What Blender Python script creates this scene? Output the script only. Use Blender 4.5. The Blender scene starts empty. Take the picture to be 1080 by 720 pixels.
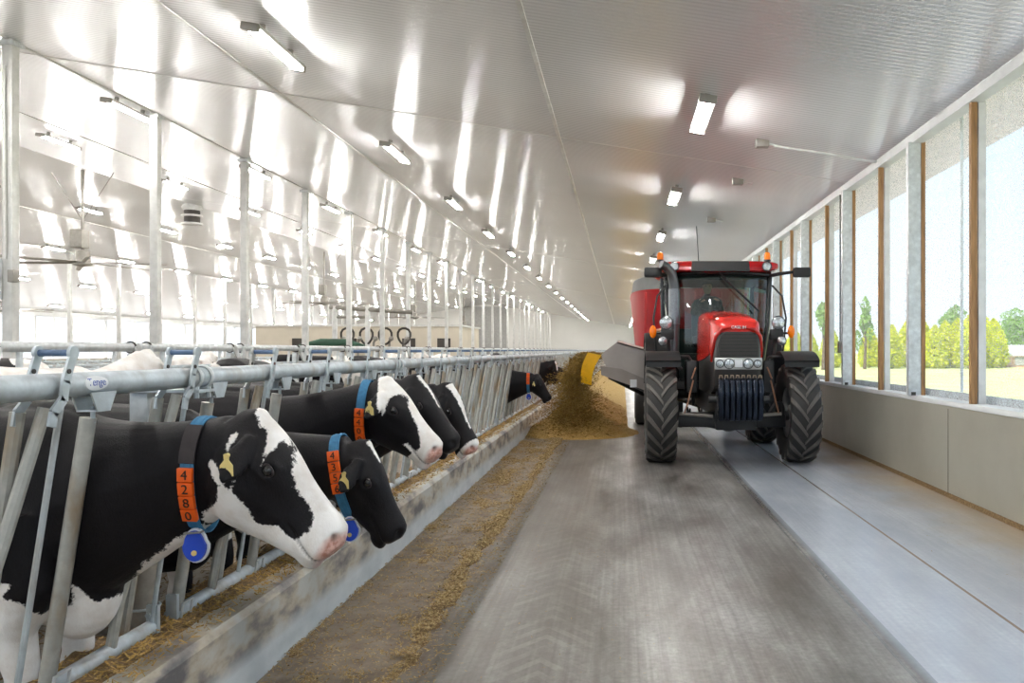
SKY=1.2; SUN=8.0; EXPO=0.12
import bpy, bmesh, math, random
from mathutils import Vector, Matrix, noise
V = Vector
PI = math.pi
COL = bpy.context.scene.collection
ORG = {}
random.seed(7)

# ---------------------------------------------------------------- helpers
class MB:
    """collects vertices and faces in world metres"""
    def __init__(s): s.v = []; s.f = []
    def add(s, vs, fs):
        o = len(s.v); s.v += [tuple(p) for p in vs]; s.f += [tuple(i + o for i in f) for f in fs]; return s
    def box(s, a, b, m=None, bev=0.0):
        x0, y0, z0 = [min(p, q) for p, q in zip(a, b)]; x1, y1, z1 = [max(p, q) for p, q in zip(a, b)]
        if bev > 0:
            bm = bmesh.new(); bmesh.ops.create_cube(bm, size=1)
            bmesh.ops.scale(bm, vec=(x1-x0, y1-y0, z1-z0), verts=bm.verts)
            bmesh.ops.bevel(bm, geom=bm.edges[:], offset=bev, segments=2, affect='EDGES', profile=.6)
            bmesh.ops.translate(bm, vec=((x0+x1)/2, (y0+y1)/2, (z0+z1)/2), verts=bm.verts)
            vs = [v.co.copy() for v in bm.verts]; bm.verts.index_update()
            fs = [[v.index for v in f.verts] for f in bm.faces]; bm.free()
        else:
            vs = [V(p) for p in ((x0,y0,z0),(x1,y0,z0),(x1,y1,z0),(x0,y1,z0),(x0,y0,z1),(x1,y0,z1),(x1,y1,z1),(x0,y1,z1))]
            fs = [(0,3,2,1),(4,5,6,7),(0,1,5,4),(1,2,6,5),(2,3,7,6),(3,0,4,7)]
        if m: vs = [m @ v for v in vs]
        return s.add(vs, fs)
    def prism(s, poly, d, m=None):
        """poly: closed list of 3D points, extruded by vector d"""
        n = len(poly); d = V(d); p = [V(q) for q in poly]; vs = p + [q + d for q in p]
        nn = V((0, 0, 0))
        for i in range(n): nn += p[i].cross(p[(i+1) % n])
        fl = nn.dot(d) > 0
        fs = [tuple(range(n))[::-1] if fl else tuple(range(n)), tuple(range(n, 2*n)) if fl else tuple(range(n, 2*n))[::-1]]
        for i in range(n):
            j = (i+1) % n
            fs.append((i, j, n+j, n+i) if fl else (j, i, n+i, n+j))
        if m: vs = [m @ v for v in vs]
        return s.add(vs, fs)
    def tube(s, pts, r, n=12, m=None, cap=True, closed=False):
        P = [V(p) for p in pts]; k = len(P); R = r if isinstance(r, (list, tuple)) else [r]*k
        t0 = (P[1]-P[0]).normalized(); up = V((0,0,1)) if abs(t0.z) < .9 else V((1,0,0))
        u = t0.cross(up).normalized(); vs = []; 
        for i in range(k):
            if closed: t = (P[(i+1) % k]-P[i-1]).normalized()
            else: t = (P[min(i+1,k-1)]-P[max(i-1,0)]).normalized()
            u = (u - t*u.dot(t)).normalized(); w = t.cross(u)
            for j in range(n):
                a = 2*PI*j/n; vs.append(P[i] + (u*math.cos(a) + w*math.sin(a))*R[i])
        fs = []
        for i in range(k if closed else k-1):
            i2 = (i+1) % k
            for j in range(n): fs.append((i*n+j, i*n+(j+1) % n, i2*n+(j+1) % n, i2*n+j))
        if cap and not closed: fs += [tuple(range(n))[::-1], tuple(range((k-1)*n, k*n))]
        if m: vs = [m @ v for v in vs]
        return s.add(vs, fs)
    def lathe(s, prof, c, axis='z', n=24, m=None, cap=True):
        """prof: list of (radius, height along axis)"""
        vs = []; c = V(c)
        for r, h in prof:
            for j in range(n):
                a = 2*PI*j/n; x, y = r*math.cos(a), r*math.sin(a)
                p = {'z': V((x,y,h)), 'y': V((y,h,x)), 'x': V((h,x,y))}[axis]; vs.append(c+p)
        fs = []; k = len(prof)
        for i in range(k-1):
            for j in range(n): fs.append((i*n+j, i*n+(j+1) % n, (i+1)*n+(j+1) % n, (i+1)*n+j))
        if cap: fs += [tuple(range(n))[::-1], tuple(range((k-1)*n, k*n))]
        if m: vs = [m @ v for v in vs]
        return s.add(vs, fs)
    def loft(s, rings, cap=True):
        n = len(rings[0]); vs = [p for r in rings for p in r]; fs = []
        for i in range(len(rings)-1):
            for j in range(n): fs.append((i*n+j, i*n+(j+1) % n, (i+1)*n+(j+1) % n, (i+1)*n+j))
        if cap: fs += [tuple(range(n))[::-1], tuple(range((len(rings)-1)*n, len(rings)*n))]
        return s.add(vs, fs)
    def ball(s, c, r, n=16, k=10, m=None):
        r = r if isinstance(r, (tuple, list)) else (r,)*3; vs = []; c = V(c)
        rings = []
        for i in range(k+1):
            a = PI*i/k; rr = max(math.sin(a), .001)
            rings.append([V((r[0]*rr*math.cos(2*PI*j/n), r[1]*rr*math.sin(2*PI*j/n), -r[2]*math.cos(a))) for j in range(n)])
        o = len(s.v); s.loft(rings)
        for i in range(o, len(s.v)):
            p = V(s.v[i]); 
            if m: p = m @ p
            s.v[i] = tuple(p + c)
        return s
    def mesh(s, name):
        me = bpy.data.meshes.new(name); me.from_pydata(s.v, [], s.f); me.update(); return me
    def build(s, name, mat, parent=None, smooth=35, org=None, **tags):
        if parent is not None: o_ = ORG[parent]
        else: o_ = V(org) if org is not None else V((0,0,0))
        me = bpy.data.meshes.new(name)
        me.from_pydata([tuple(V(p)-o_) for p in s.v], [], s.f); me.update()
        return link(name, me, mat, parent, o_, smooth, **tags)

def link(name, me, mat, parent=None, org=V((0,0,0)), smooth=35, **tags):
    if mat:
        me.materials.append(mat)
    if smooth:
        for p in me.polygons: p.use_smooth = True
        if smooth < 180: 
            try: me.set_sharp_from_angle(angle=math.radians(smooth))
            except Exception: pass
    o = bpy.data.objects.new(name, me); COL.objects.link(o)
    if parent is not None: o.parent = parent; ORG[o] = ORG[parent]
    else: o.location = org; ORG[o] = V(org)
    tag(o, **tags)
    return o
def tag(o, label=None, cat=None, group=None, kind=None):
    if label: o['label'] = label
    if cat: o['category'] = cat
    if group: o['group'] = group
    if kind: o['kind'] = kind
    return o
def empty(name, loc=(0,0,0), **tags):
    o = bpy.data.objects.new(name, None); COL.objects.link(o); o.location = loc; ORG[o] = V(loc); o.empty_display_size = .1
    return tag(o, **tags)
KIDS = {}
def kids(o):
    return [c for c in COL.objects if c.parent is o]
def copy_tree(o, parent=None, cache=None):
    cache = cache if cache is not None else {}
    c = o.copy(); COL.objects.link(c); c.parent = parent
    if o not in cache: cache[o] = kids(o)
    for ch in cache[o]: copy_tree(ch, c, cache)
    return c
def lerp(a, b, t): return a+(b-a)*t
def text_mb(body, size, depth=.002, align='CENTER'):
    cu = bpy.data.curves.new('t', 'FONT'); cu.body = body; cu.size = size; cu.extrude = depth; cu.align_x = align; cu.align_y = 'CENTER'
    ob = bpy.data.objects.new('t', cu); COL.objects.link(ob)
    dg = bpy.context.evaluated_depsgraph_get(); me = bpy.data.meshes.new_from_object(ob.evaluated_get(dg))
    mb = MB(); mb.v = [tuple(v.co) for v in me.vertices]; mb.f = [tuple(p.vertices) for p in me.polygons]
    bpy.data.objects.remove(ob); bpy.data.meshes.remove(me); return mb
def place(mb, m):
    mb.v = [tuple(m @ V(p)) for p in mb.v]; return mb
def frame(o, x, y, z):
    """matrix with the given axes"""
    m = Matrix.Identity(4)
    for i, a in enumerate((x, y, z)):
        for j in range(3): m[j][i] = a[j]
    for j in range(3): m[j][3] = o[j]
    return m

# ---------------------------------------------------------------- materials
def lin(c):
    c = c/255 if c > 1 else c
    return c/12.92 if c <= .04045 else ((c+.055)/1.055)**2.4
def rgb(r, g, b): return (lin(r), lin(g), lin(b), 1)
class NT:
    def __init__(s, name):
        s.m = bpy.data.materials.new(name); s.m.use_nodes = True; s.t = s.m.node_tree; s.t.nodes.clear()
        s.out = s.t.nodes.new('ShaderNodeOutputMaterial')
    def n(s, typ, ins=None, **props):
        nd = s.t.nodes.new('ShaderNode'+typ)
        for k, v in props.items(): setattr(nd, k, v)
        for k, v in (ins or {}).items():
            if hasattr(v, 'bl_idname') or isinstance(v, bpy.types.NodeSocket): s.t.links.new(v, nd.inputs[k])
            else: nd.inputs[k].default_value = v
        return nd
    def coord(s, kind='Object'): return s.n('TexCoord').outputs[kind]
    def scale(s, vec, sc): return s.n('Mapping', {'Vector': vec, 'Scale': sc}).outputs[0]
    def noise(s, vec, sc, det=4, rough=.55): return s.n('TexNoise', {'Vector': vec, 'Scale': sc, 'Detail': det, 'Roughness': rough}).outputs[0]
    def ramp(s, fac, stops):
        r = s.n('ValToRGB', {'Fac': fac}); e = r.color_ramp.elements
        while len(e) < len(stops): e.new(.5)
        for i, (p, c) in enumerate(stops):
            e[i].position = p; e[i].color = c if len(c) == 4 else tuple(c)+(1,)
        return r.outputs[0]
    def math(s, op, a, b=None, c=None, clamp=False):
        ins = {0: a}
        if b is not None: ins[1] = b
        if c is not None: ins[2] = c
        return s.n('Math', ins, operation=op, use_clamp=clamp).outputs[0]
    def mix(s, f, a, b, mode='MIX'):
        nd = s.t.nodes.new('ShaderNodeMix'); nd.data_type = 'RGBA'; nd.blend_type = mode
        for k, v in ((0, f), (6, a), (7, b)):
            if isinstance(v, bpy.types.NodeSocket): s.t.links.new(v, nd.inputs[k])
            else: nd.inputs[k].default_value = v
        return nd.outputs[2]
    def bump(s, h, st=.3, d=.01): return s.n('Bump', {'Height': h, 'Strength': st, 'Distance': d}).outputs[0]
    def princ(s, col, rough=.5, metal=0, bump=None, **kw):
        ins = {'Base Color': col, 'Roughness': rough, 'Metallic': metal}
        if bump is not None: ins['Normal'] = bump
        ins.update(kw)
        p = s.n('BsdfPrincipled', ins); s.t.links.new(p.outputs[0], s.out.inputs[0]); return p
def simple(name, c, rough=.5, metal=0, var=.12, vs=6, bump=0, bs=60, **kw):
    t = NT(name); co = t.coord(); f = t.noise(co, vs)
    c1 = tuple(x*(1-var) for x in c[:3])+(1,); c2 = tuple(min(1, x*(1+var)) for x in c[:3])+(1,)
    col = t.ramp(f, [(.3, c1), (.7, c2)])
    b = t.bump(t.noise(co, bs), bump) if bump else None
    t.princ(col, rough, metal, b, **kw); return t.m
M = {}
M['white_metal'] = simple('white_metal', rgb(214,214,212), .45, .15)
M['black'] = simple('black_paint', rgb(24,25,27), .45)
M['black_gloss'] = simple('black_gloss', rgb(16,17,19), .22)
M['rubber'] = simple('tyre_rubber', rgb(46,45,44), .75, bump=.2)
M['rubber_worn'] = simple('tyre_lug_rubber', rgb(92,88,84), .7, bump=.2)
M['red'] = simple('red_paint', rgb(178,20,24), .25, .0, .06)
M['red_hood'] = simple('red_hood_paint', rgb(196,38,30), .18, .0, .04)
M['red_mixer'] = simple('mixer_red_paint', rgb(168,22,30), .4, 0, .1, 2)
M['steel'] = simple('dull_steel', rgb(150,146,140), .42, .6, .15, 5)
M['orange'] = simple('orange_plastic', rgb(240,98,20), .45, 0, .05)
M['amber'] = simple('amber_lens', rgb(255,130,10), .2, 0, .05)
M['blue'] = simple('blue_plastic', rgb(28,70,190), .4, 0, .08)
M['strap'] = simple('blue_grey_strap', rgb(58,120,160), .75, 0, .2, 40)
M['dark_strap'] = simple('dark_strap', rgb(48,42,44), .7, 0, .2, 30)
M['digit'] = simple('digit_black', rgb(30,18,12), .6)
M['white_plastic'] = simple('white_plastic', rgb(225,228,232), .4)
M['yellow_tag'] = simple('yellow_tag', rgb(222,200,130), .5)
M['yellow_flap'] = simple('yellow_flap', rgb(232,176,10), .45, 0, .1)
M['hose'] = simple('tan_hose', rgb(176,128,100), .5)
M['wood'] = None
M['skin'] = simple('skin', rgb(205,160,130), .5)
M['jacket'] = simple('dark_jacket', rgb(38,48,46), .8)
M['denim'] = simple('denim', rgb(40,50,70), .85)
M['seat'] = simple('seat_fabric', rgb(60,62,64), .85)
M['eye'] = simple('cow_eye', rgb(14,12,14), .06, 0, .05, **{'Specular IOR Level': .8})
M['mirror'] = simple('mirror_glass', rgb(200,205,210), .05, 1, .02)
M['rim'] = simple('rim_silver', rgb(150,150,150), .4, .3)
M['block_wall'] = simple('block_wall_paint', rgb(205,196,180), .7, 0, .08, .6)
M['grey_door'] = simple('door_grey', rgb(168,168,166), .5, .1)
M['soffit'] = simple('soffit', rgb(240,232,228), .6)
M['dark_gear'] = simple('dark_gear', rgb(70,66,62), .5, .4)

def galv(name, base=(.56,.62,.66), dirt=.35):
    t = NT(name); co = t.coord()
    f = t.noise(co, 14, 6, .6); g = t.noise(t.scale(co, (1,1,.4)), 5, 5)
    c = t.ramp(f, [(.3, tuple(x*.78 for x in base)), (.55, base), (.75, tuple(min(1, x*1.25) for x in base))])
    d = t.math('MULTIPLY', t.math('SUBTRACT', g, .52, clamp=True), dirt*8, clamp=True)
    c = t.mix(d, c, rgb(150,132,108))
    t.princ(c, t.n('MapRange', {'Value': f, 'To Min': .34, 'To Max': .58}).outputs[0], .35, t.bump(f, .12, .004)); return t.m
M['galv'] = galv('galvanised_pipe')
M['galv_dirty'] = galv('galvanised_pipe_dirty', (.42,.42,.39), .8)
M['galv_bright'] = galv('galvanised_white', (.66,.69,.70), .12)
M['rust_post'] = galv('stained_post', (.33,.30,.26), .9)
M['handle_blue'] = simple('blue_handle', rgb(92,116,150), .5, 0, .3, 20)

def m_lens():
    t = NT('tractor_lamp'); co = t.coord(); f = t.noise(co, 60)
    t.princ(t.ramp(f, [(.35, rgb(150,160,165)), (.6, rgb(240,245,250))]), .12, .7); return t.m
M['lamp_lens'] = m_lens()
def m_glass(name, tint, mixf=.12):
    t = NT(name)
    a = t.n('BsdfTransparent', {'Color': tint}); b = t.n('BsdfGlossy', {'Color': (.9,.95,.95,1), 'Roughness': .03})
    fr = t.n('Fresnel', {'IOR': 1.45}); f = t.math('ADD', t.math('MULTIPLY', fr.outputs[0], 1.0), mixf, clamp=True)
    mx = t.n('MixShader', {0: f, 1: a.outputs[0], 2: b.outputs[0]}); t.t.links.new(mx.outputs[0], t.out.inputs[0]); return t.m
M['cab_glass'] = m_glass('cab_glass', (.50,.66,.60,1), .05)
def m_net():
    t = NT('window_net'); co = t.coord()
    a = t.n('BsdfTransparent', {'Color': (1,1,1,1)})
    d = t.n('BsdfDiffuse', {'Color': (.95,.96,.97,1)}); tr = t.n('BsdfTranslucent', {'Color': (.95,.96,.97,1)})
    add = t.n('MixShader', {0: .5, 1: d.outputs[0], 2: tr.outputs[0]})
    # woven mesh: fine cells
    br = t.n('TexVoronoi', {'Vector': co, 'Scale': 42}, feature='DISTANCE_TO_EDGE')
    f = t.math('ADD', t.math('LESS_THAN', br.outputs[0], .10), 0.0)
    f = t.math('MULTIPLY_ADD', f, .22, .10)
    mx = t.n('MixShader', {0: f, 1: a.outputs[0], 2: add.outputs[0]}); t.t.links.new(mx.outputs[0], t.out.inputs[0]); return t.m
M['net'] = m_net()
def m_wood():
    t = NT('mullion_wood'); co = t.coord(); f = t.noise(t.scale(co, (12,12,.9)), 3, 5)
    t.princ(t.ramp(f, [(.3, rgb(120,86,50)), (.7, rgb(176,134,88))]), .6); return t.m
M['wood'] = m_wood()
def m_ceiling():
    t = NT('ceiling_steel'); co = t.coord('Object')
    y = t.n('SeparateXYZ', {0: co}).outputs[1]
    # ribs every 0.23 m, running up the slope
    w = t.math('PINGPONG', y, .115); rib = t.math('SMOOTH_MIN', w, .03, .02)
    w2 = t.math('PINGPONG', y, .02)
    h = t.math('ADD', rib, t.math('MULTIPLY', w2, .10))
    sn = t.math('SINE', t.math('MULTIPLY', y, 78.5))
    c = t.ramp(t.noise(t.scale(co, (.2,.5,.2)), 1.2), [(.3, rgb(230,230,232)), (.7, rgb(238,238,240))])
    t.princ(c, .3, .10, t.bump(h, .14, .10), **{'Specular IOR Level': .4, 'Coat Weight': 1.0, 'Coat Roughness': .20, 'Coat IOR': 1.45, 'Coat Normal': t.bump(t.math('MULTIPLY', sn, .0016), 1.0, 1.0)}); return t.m
M['ceiling'] = m_ceiling()
def m_floor():
    t = NT('concrete_floor'); co = t.coord(); s = t.n('SeparateXYZ', {0: co}); x, y = s.outputs[0], s.outputs[1]
    f = t.noise(t.scale(co, (1.6,.5,1)), 1.3, 8, .62); g = t.noise(co, 26, 5, .7); st = t.noise(t.scale(co, (20,.25,1)), 1.6, 4)
    c = t.ramp(f, [(.34, rgb(84,78,72)), (.5, rgb(130,127,123)), (.66, rgb(168,168,166))])
    c = t.mix(.5, c, t.ramp(st, [(.3, rgb(120,116,112)), (.7, rgb(215,215,216))]), 'OVERLAY')
    c = t.mix(.45, c, t.ramp(g, [(.35, rgb(90,88,86)), (.65, rgb(190,190,190))]), 'OVERLAY')
    # strip on the window side: lighter, bluish window reflection painted into the colour
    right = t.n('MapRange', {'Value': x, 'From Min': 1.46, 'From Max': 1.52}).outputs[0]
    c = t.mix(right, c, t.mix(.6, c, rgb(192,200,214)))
    # darker worn band left of centre
    b1 = t.math('MULTIPLY', t.n('MapRange', {'Value': x, 'From Min': -1.1, 'From Max': -.8}).outputs[0], t.n('MapRange', {'Value': x, 'From Min': -.1, 'From Max': -.5}).outputs[0])
    c = t.mix(t.math('MULTIPLY', b1, .5), c, rgb(104,96,88))
    # tyre tread print: pale chevrons on the worn band
    xx = t.math('ADD', x, .42); ax = t.math('ABSOLUTE', xx)
    ph = t.math('ADD', t.math('MULTIPLY', ax, 1.2), y); wv = t.math('PINGPONG', ph, .085)
    band = t.math('LESS_THAN', ax, .26); chev = t.math('MULTIPLY', t.math('GREATER_THAN', wv, .05), band)
    near = t.n('MapRange', {'Value': y, 'From Min': 8, 'From Max': 5}).outputs[0]
    chev = t.math('MULTIPLY', t.math('MULTIPLY', chev, near), t.n('MapRange', {'Value': t.noise(co, 3), 'From Min': .4, 'From Max': .62}).outputs[0])
    c = t.mix(t.math('MULTIPLY', chev, .16), c, rgb(196,192,186))
    # joints
    def line(x0, w, col, c, k=.7):
        j = t.math('LESS_THAN', t.math('ABSOLUTE', t.math('SUBTRACT', x, x0)), w); return t.mix(t.math('MULTIPLY', j, k), c, col)
    wob = t.math('MULTIPLY', t.noise(co, 1.2), .05); 
    c = line(2.28, .011, rgb(120,92,58), c, .8)
    c = line(1.49, .03, rgb(96,98,102), c, .45)
    c = line(1.43, .008, rgb(90,90,92), c, .4)
    # ochre dust drifted against the window wall
    d = t.n('MapRange', {'Value': t.math('MULTIPLY_ADD', t.noise(co, 1.1, 4), 1.0, t.math('SUBTRACT', x, .5)), 'From Min': 2.75, 'From Max': 3.6}).outputs[0]
    c = t.mix(t.math('MULTIPLY', d, .7), c, rgb(168,142,98))
    # feed stained lane next to the curb
    e = t.n('MapRange', {'Value': t.math('MULTIPLY_ADD', t.noise(co, 1.4, 5), -.3, t.math('ADD', x, .15)), 'From Min': -.92, 'From Max': -1.12}).outputs[0]
    c = t.mix(t.math('MULTIPLY', e, .72), c, t.ramp(t.noise(co, 7, 6), [(.35, rgb(112,92,72)), (.65, rgb(152,136,116))]))
    r = t.n('MapRange', {'Value': f, 'From Min': .3, 'From Max': .7, 'To Min': .27, 'To Max': .42}).outputs[0]
    r = t.math('ADD', r, t.n('MapRange', {'Value': x, 'From Min': 1.6, 'From Max': -.6, 'To Min': .0, 'To Max': .22}).outputs[0])
    r = t.math('SUBTRACT', .34, t.math('MULTIPLY', t.n('MapRange', {'Value': x, 'From Min': 1.2, 'From Max': 1.6}).outputs[0], .12))
    r = t.math('ADD', r, t.math('MULTIPLY', e, .3), clamp=True)
    t.princ(c, r, 0, t.bump(t.math('ADD', g, t.math('MULTIPLY', st, .4)), .08, .006), **{'Specular IOR Level': .8}); return t.m
M['floor'] = m_floor()
def m_curb():
    t = NT('curb_concrete'); co = t.coord(); z = t.n('SeparateXYZ', {0: co}).outputs[2]
    f = t.noise(t.scale(co, (1,1,2)), 2.3, 7, .6)
    up = t.n('MapRange', {'Value': z, 'From Min': .12, 'From Max': .20}).outputs[0]
    blot = t.ramp(t.noise(t.scale(co,(1,1,2.2)), 3.0, 5), [(.40, rgb(190,190,184)), (.50, rgb(176,164,144)), (.56, rgb(140,132,124)), (.66, rgb(86,82,84))])
    c = t.mix(t.math('MULTIPLY', up, .92), t.ramp(f, [(.3, rgb(184,192,196)), (.7, rgb(218,223,225))]), blot)
    t.princ(c, .6, 0, t.bump(t.noise(co, 40, 5), .25, .006)); return t.m
M['curb'] = m_curb()
def m_panel():
    t = NT('wall_panel'); co = t.coord(); f = t.noise(co, .9, 5)
    t.princ(t.ramp(f, [(.3, rgb(150,146,134)), (.7, rgb(166,164,152))]), .38, 0, t.bump(t.noise(co, 50), .05)); return t.m
M['panel'] = m_panel()
M['sill'] = simple('sill_paint', rgb(214,216,216), .5, 0, .06, 3)
M['dirt'] = simple('pen_floor', rgb(150,142,130), .85, 0, .22, 3, .5, 12)
def m_grass():
    t = NT('grass_ground'); co = t.coord(); f = t.noise(co, .35, 8, .7)
    t.princ(t.ramp(f, [(.3, rgb(150,162,96)), (.55, rgb(184,190,124)), (.75, rgb(206,206,160))]), .9); return t.m
M['grass'] = m_grass()
def m_leaf(name, a, b):
    t = NT(name); co = t.coord(); f = t.noise(co, 1.1, 6, .75)
    c = t.ramp(f, [(.3, a), (.7, b)])
    d = t.n('BsdfDiffuse', {'Color': c}); tr = t.n('BsdfTranslucent', {'Color': c})
    mx = t.n('MixShader', {0: .35, 1: d.outputs[0], 2: tr.outputs[0]}); t.t.links.new(mx.outputs[0], t.out.inputs[0]); return t.m
M['leaf_lime'] = m_leaf('leaf_lime', rgb(172,190,30), rgb(236,232,70))
M['leaf_green'] = m_leaf('leaf_green', rgb(110,150,80), rgb(170,200,120))
M['bark'] = simple('bark', rgb(96,78,60), .9)
def m_feed(name, a, b, cc):
    t = NT(name); co = t.coord(); f = t.noise(co, 55, 3, .8)
    t.princ(t.ramp(f, [(.32, a), (.5, b), (.68, cc)]), .85); return t.m
M['straw'] = m_feed('straw', rgb(104,80,50), rgb(168,140,92), rgb(224,204,156))
M['feed'] = m_feed('feed_mash', rgb(88,68,44), rgb(122,98,66), rgb(156,130,92))
M['feed_gold'] = m_feed('feed_gold', rgb(140,108,52), rgb(180,146,80), rgb(214,184,120))
M['feed_dark'] = m_feed('feed_dark', rgb(92,70,28), rgb(136,108,46), rgb(180,146,70))
M['coat_note'] = None
def m_tube(name, col, st):
    t = NT(name); e = t.n('Emission', {'Color': col, 'Strength': st}); t.t.links.new(e.outputs[0], t.out.inputs[0]); return t.m
M['glow'] = m_tube('lamp_glow', (1,.98,.95,1), 270.0)
def m_clear():
    t = NT('lamp_cover'); a = t.n('BsdfTransparent', {'Color': (.96,.96,.95,1)}); b = t.n('BsdfGlossy', {'Color': (1,1,1,1), 'Roughness': .1})
    mx = t.n('MixShader', {0: .12, 1: a.outputs[0], 2: b.outputs[0]}); t.t.links.new(mx.outputs[0], t.out.inputs[0]); return t.m
M['cover'] = m_clear()
# ---------------------------------------------------------------- building
Y0, Y1 = -9.0, 104.0
WX, RX, LX = 3.55, -17.6, -38.75
PITCH = .157
def ceil_z(x): return 1.6 + 3.19 - PITCH*x if x > RX else 1.6 + 3.19 - PITCH*RX - PITCH*(RX-x)
mb = MB(); mb.box((LX-.2, Y0, -.3), (-2.15, Y1, -.03)); mb.build('floor_pen', M['dirt'], kind='structure')
mb = MB(); mb.box((-2.15, Y0, -.3), (WX+.25, Y1, 0)); mb.build('floor', M['floor'], kind='structure')
mb = MB(); mb.prism([(-1.76,Y0,-.02),(-1.765,Y0,.345),(-1.79,Y0,.375),(-2.15,Y0,.365),(-2.15,Y0,-.02)], (0, Y1-Y0, 0)); mb.build('trim_1', M['curb'], kind='structure')
# ceiling, a solid sheet with two slopes
prof = [(WX+.12, ceil_z(WX+.12)), (RX, ceil_z(RX)), (LX-.12, ceil_z(LX-.12))]
mb = MB(); mb.prism([(x,Y0,z) for x, z in prof]+[(x,Y0,z+.25) for x, z in prof[::-1]], (0, Y1-Y0, 0)); mb.build('ceiling', M['ceiling'], smooth=0, kind='structure')
# ceiling seams
n = 2
for x, w in ((-.99,.05),(-5.37,.045),(-9.1,.05),(-13.4,.03),(-26,.05),(-22,.04)):
    mb = MB(); z = ceil_z(x); mb.box((x-w/2, Y0+.05, z-.02), (x+w/2, Y1-.05, z+.03)); mb.build('trim_%d' % n, M['white_metal'], kind='structure'); n += 1
for y in (12.65, 31, 50, 70):
    mb = MB(); a = (RX+.05, y); mb.prism([(WX,y,ceil_z(WX)-.006),(RX+.05,y,ceil_z(RX+.05)-.006),(RX+.05,y,ceil_z(RX+.05)+.01),(WX,y,ceil_z(WX)+.01)], (0,.03,0)); mb.build('trim_%d' % n, M['white_metal'], kind='structure'); n += 1
# far wall with the big grey door
mb = MB(); mb.prism([(WX+.2,Y1,0),(LX-.2,Y1,0),(LX-.2,Y1,ceil_z(LX)+.2),(RX,Y1,ceil_z(RX)+.2),(WX+.2,Y1,ceil_z(WX)+.2)], (0,.2,0)); mb.build('wall_back', simple('far_wall', rgb(226,225,222), .55, 0, .04, .3), kind='structure')
mb = MB(); mb.box((-20.6,Y1-.12,0), (-14.8,Y1-.02,7.2))
for k in range(9): mb.box((-20.6,Y1-.15,.75*k+.35), (-14.8,Y1-.12,.75*k+.38))
mb.build('door_1', M['grey_door'], kind='structure')
# window wall on the alley side
mb = MB(); mb.box((WX, Y0, 0), (WX+.2, Y1, .99)); mb.build('wall_right', M['panel'], kind='structure')
for k in range(18):
    y = 8.77 + 5.86*k
    mb = MB(); mb.box((WX-.004, y-.006, .02), (WX+.01, y+.006, .96)); mb.build('trim_%d' % n, simple('joint', rgb(110,108,98), .6) if k == 0 else bpy.data.materials['joint'], kind='structure'); n += 1
mb = MB(); mb.box((WX-.012, Y0, .99), (WX+.24, Y1, 1.05), bev=.012); mb.build('sill_right', M['sill'], kind='structure')
mb = MB(); mb.box((WX-.02, Y0, 4.12), (WX+.12, Y1, 4.30)); mb.build('header_right', M['sill'], kind='structure')
mb = MB(); mb.box((WX-.008, Y0, .0), (WX+.01, Y1, .05)); mb.build('baseboard_right', M['feed'], kind='structure')
# eave outside
mb = MB(); mb.prism([(WX+.1,Y0-2,4.30),(WX+1.0,Y0-2,4.13),(WX+1.0,Y0-2,4.35),(WX+.1,Y0-2,4.6)], (0,Y1-Y0+4,0)); mb.build('trim_%d' % n, M['soffit'], kind='structure'); n += 1
mb = MB(); mb.box((WX+.24, Y0, -.1), (WX+1.1, Y1, -.02)); mb.build('outside_apron', M['curb'], kind='structure')
mb = MB(); mb.box((WX+1.0,-40,-.34),(WX+6.6,200,-.10)); mb.build('outside_bounce_strip', simple('pale_bounce_strip', rgb(222,218,212), .85), kind='structure')  # unseen pale ground strip, added to bounce sunlight up to the ceiling

# window bays: steel post, wooden mullions, outer net rails, net
BAY = 2.93
def bay(y):
    w = empty('window', (0,0,0), kind='structure')
    zt = 4.13
    mb = MB(); t = .006   # galvanised C-section post
    mb.box((WX-.06,y-.02,1.05),(WX+.09,y+.0,zt)); mb.box((WX-.06,y-.02,1.05),(WX-.05,y+.07,zt)); mb.box((WX+.08,y-.02,1.05),(WX+.09,y+.07,zt)); mb.build('steel_post', M['galv_bright'], w)
    mb = MB(); mb.box((WX+.092,y-.03,1.05),(WX+.14,y+.04,zt)); mb.build('wood_mullion', M['wood'], w)
    mb = MB(); mb.box((WX+.0,y-1.64,1.05),(WX+.06,y-1.585,zt)); mb.build('wood_mullion', M['wood'], w)
    mb = MB(); mb.box((WX+.075,y-1.64,1.05),(WX+.15,y-1.60,zt)); mb.build('track', M['white_metal'], w)
    for q in (-.7, -2.25):
        mb = MB(); mb.tube([(WX+.30,y+q,.9),(WX+.30,y+q,4.25)], .02, 8); mb.build('outer_rail', M['galv'], w)
    mb = MB(); mb.box((WX+.2, y-BAY+.02, 1.05), (WX+.23, y+.0, 1.13)); mb.build('bottom_rail', M['galv'], w)
    mb = MB(); mb.add([(WX+.17,y-BAY,1.05),(WX+.17,y,1.05),(WX+.17,y,4.25),(WX+.17,y-BAY,4.25)], [(0,1,2,3)]); mb.build('net', M['net'], w, smooth=0)
    mb = MB(); mb.box((WX-.03,y-.04,1.05),(WX+.02,y+.10,1.09)); mb.tube([(WX-.01,y,1.05),(WX-.01,y,1.14)], .012, 8); mb.build('foot_bracket', M['dark_gear'], w)
    return w
wproto = bay(0.0); cache = {}
ys = []; y = 9.83 - 6*BAY
while y < Y1: ys.append(y); y += BAY
for i, y in enumerate(ys):
    o = wproto if i == 0 else copy_tree(wproto, None, cache)
    o.location = (0, y, 0); o.name = 'window_%d' % (i+1)
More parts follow.
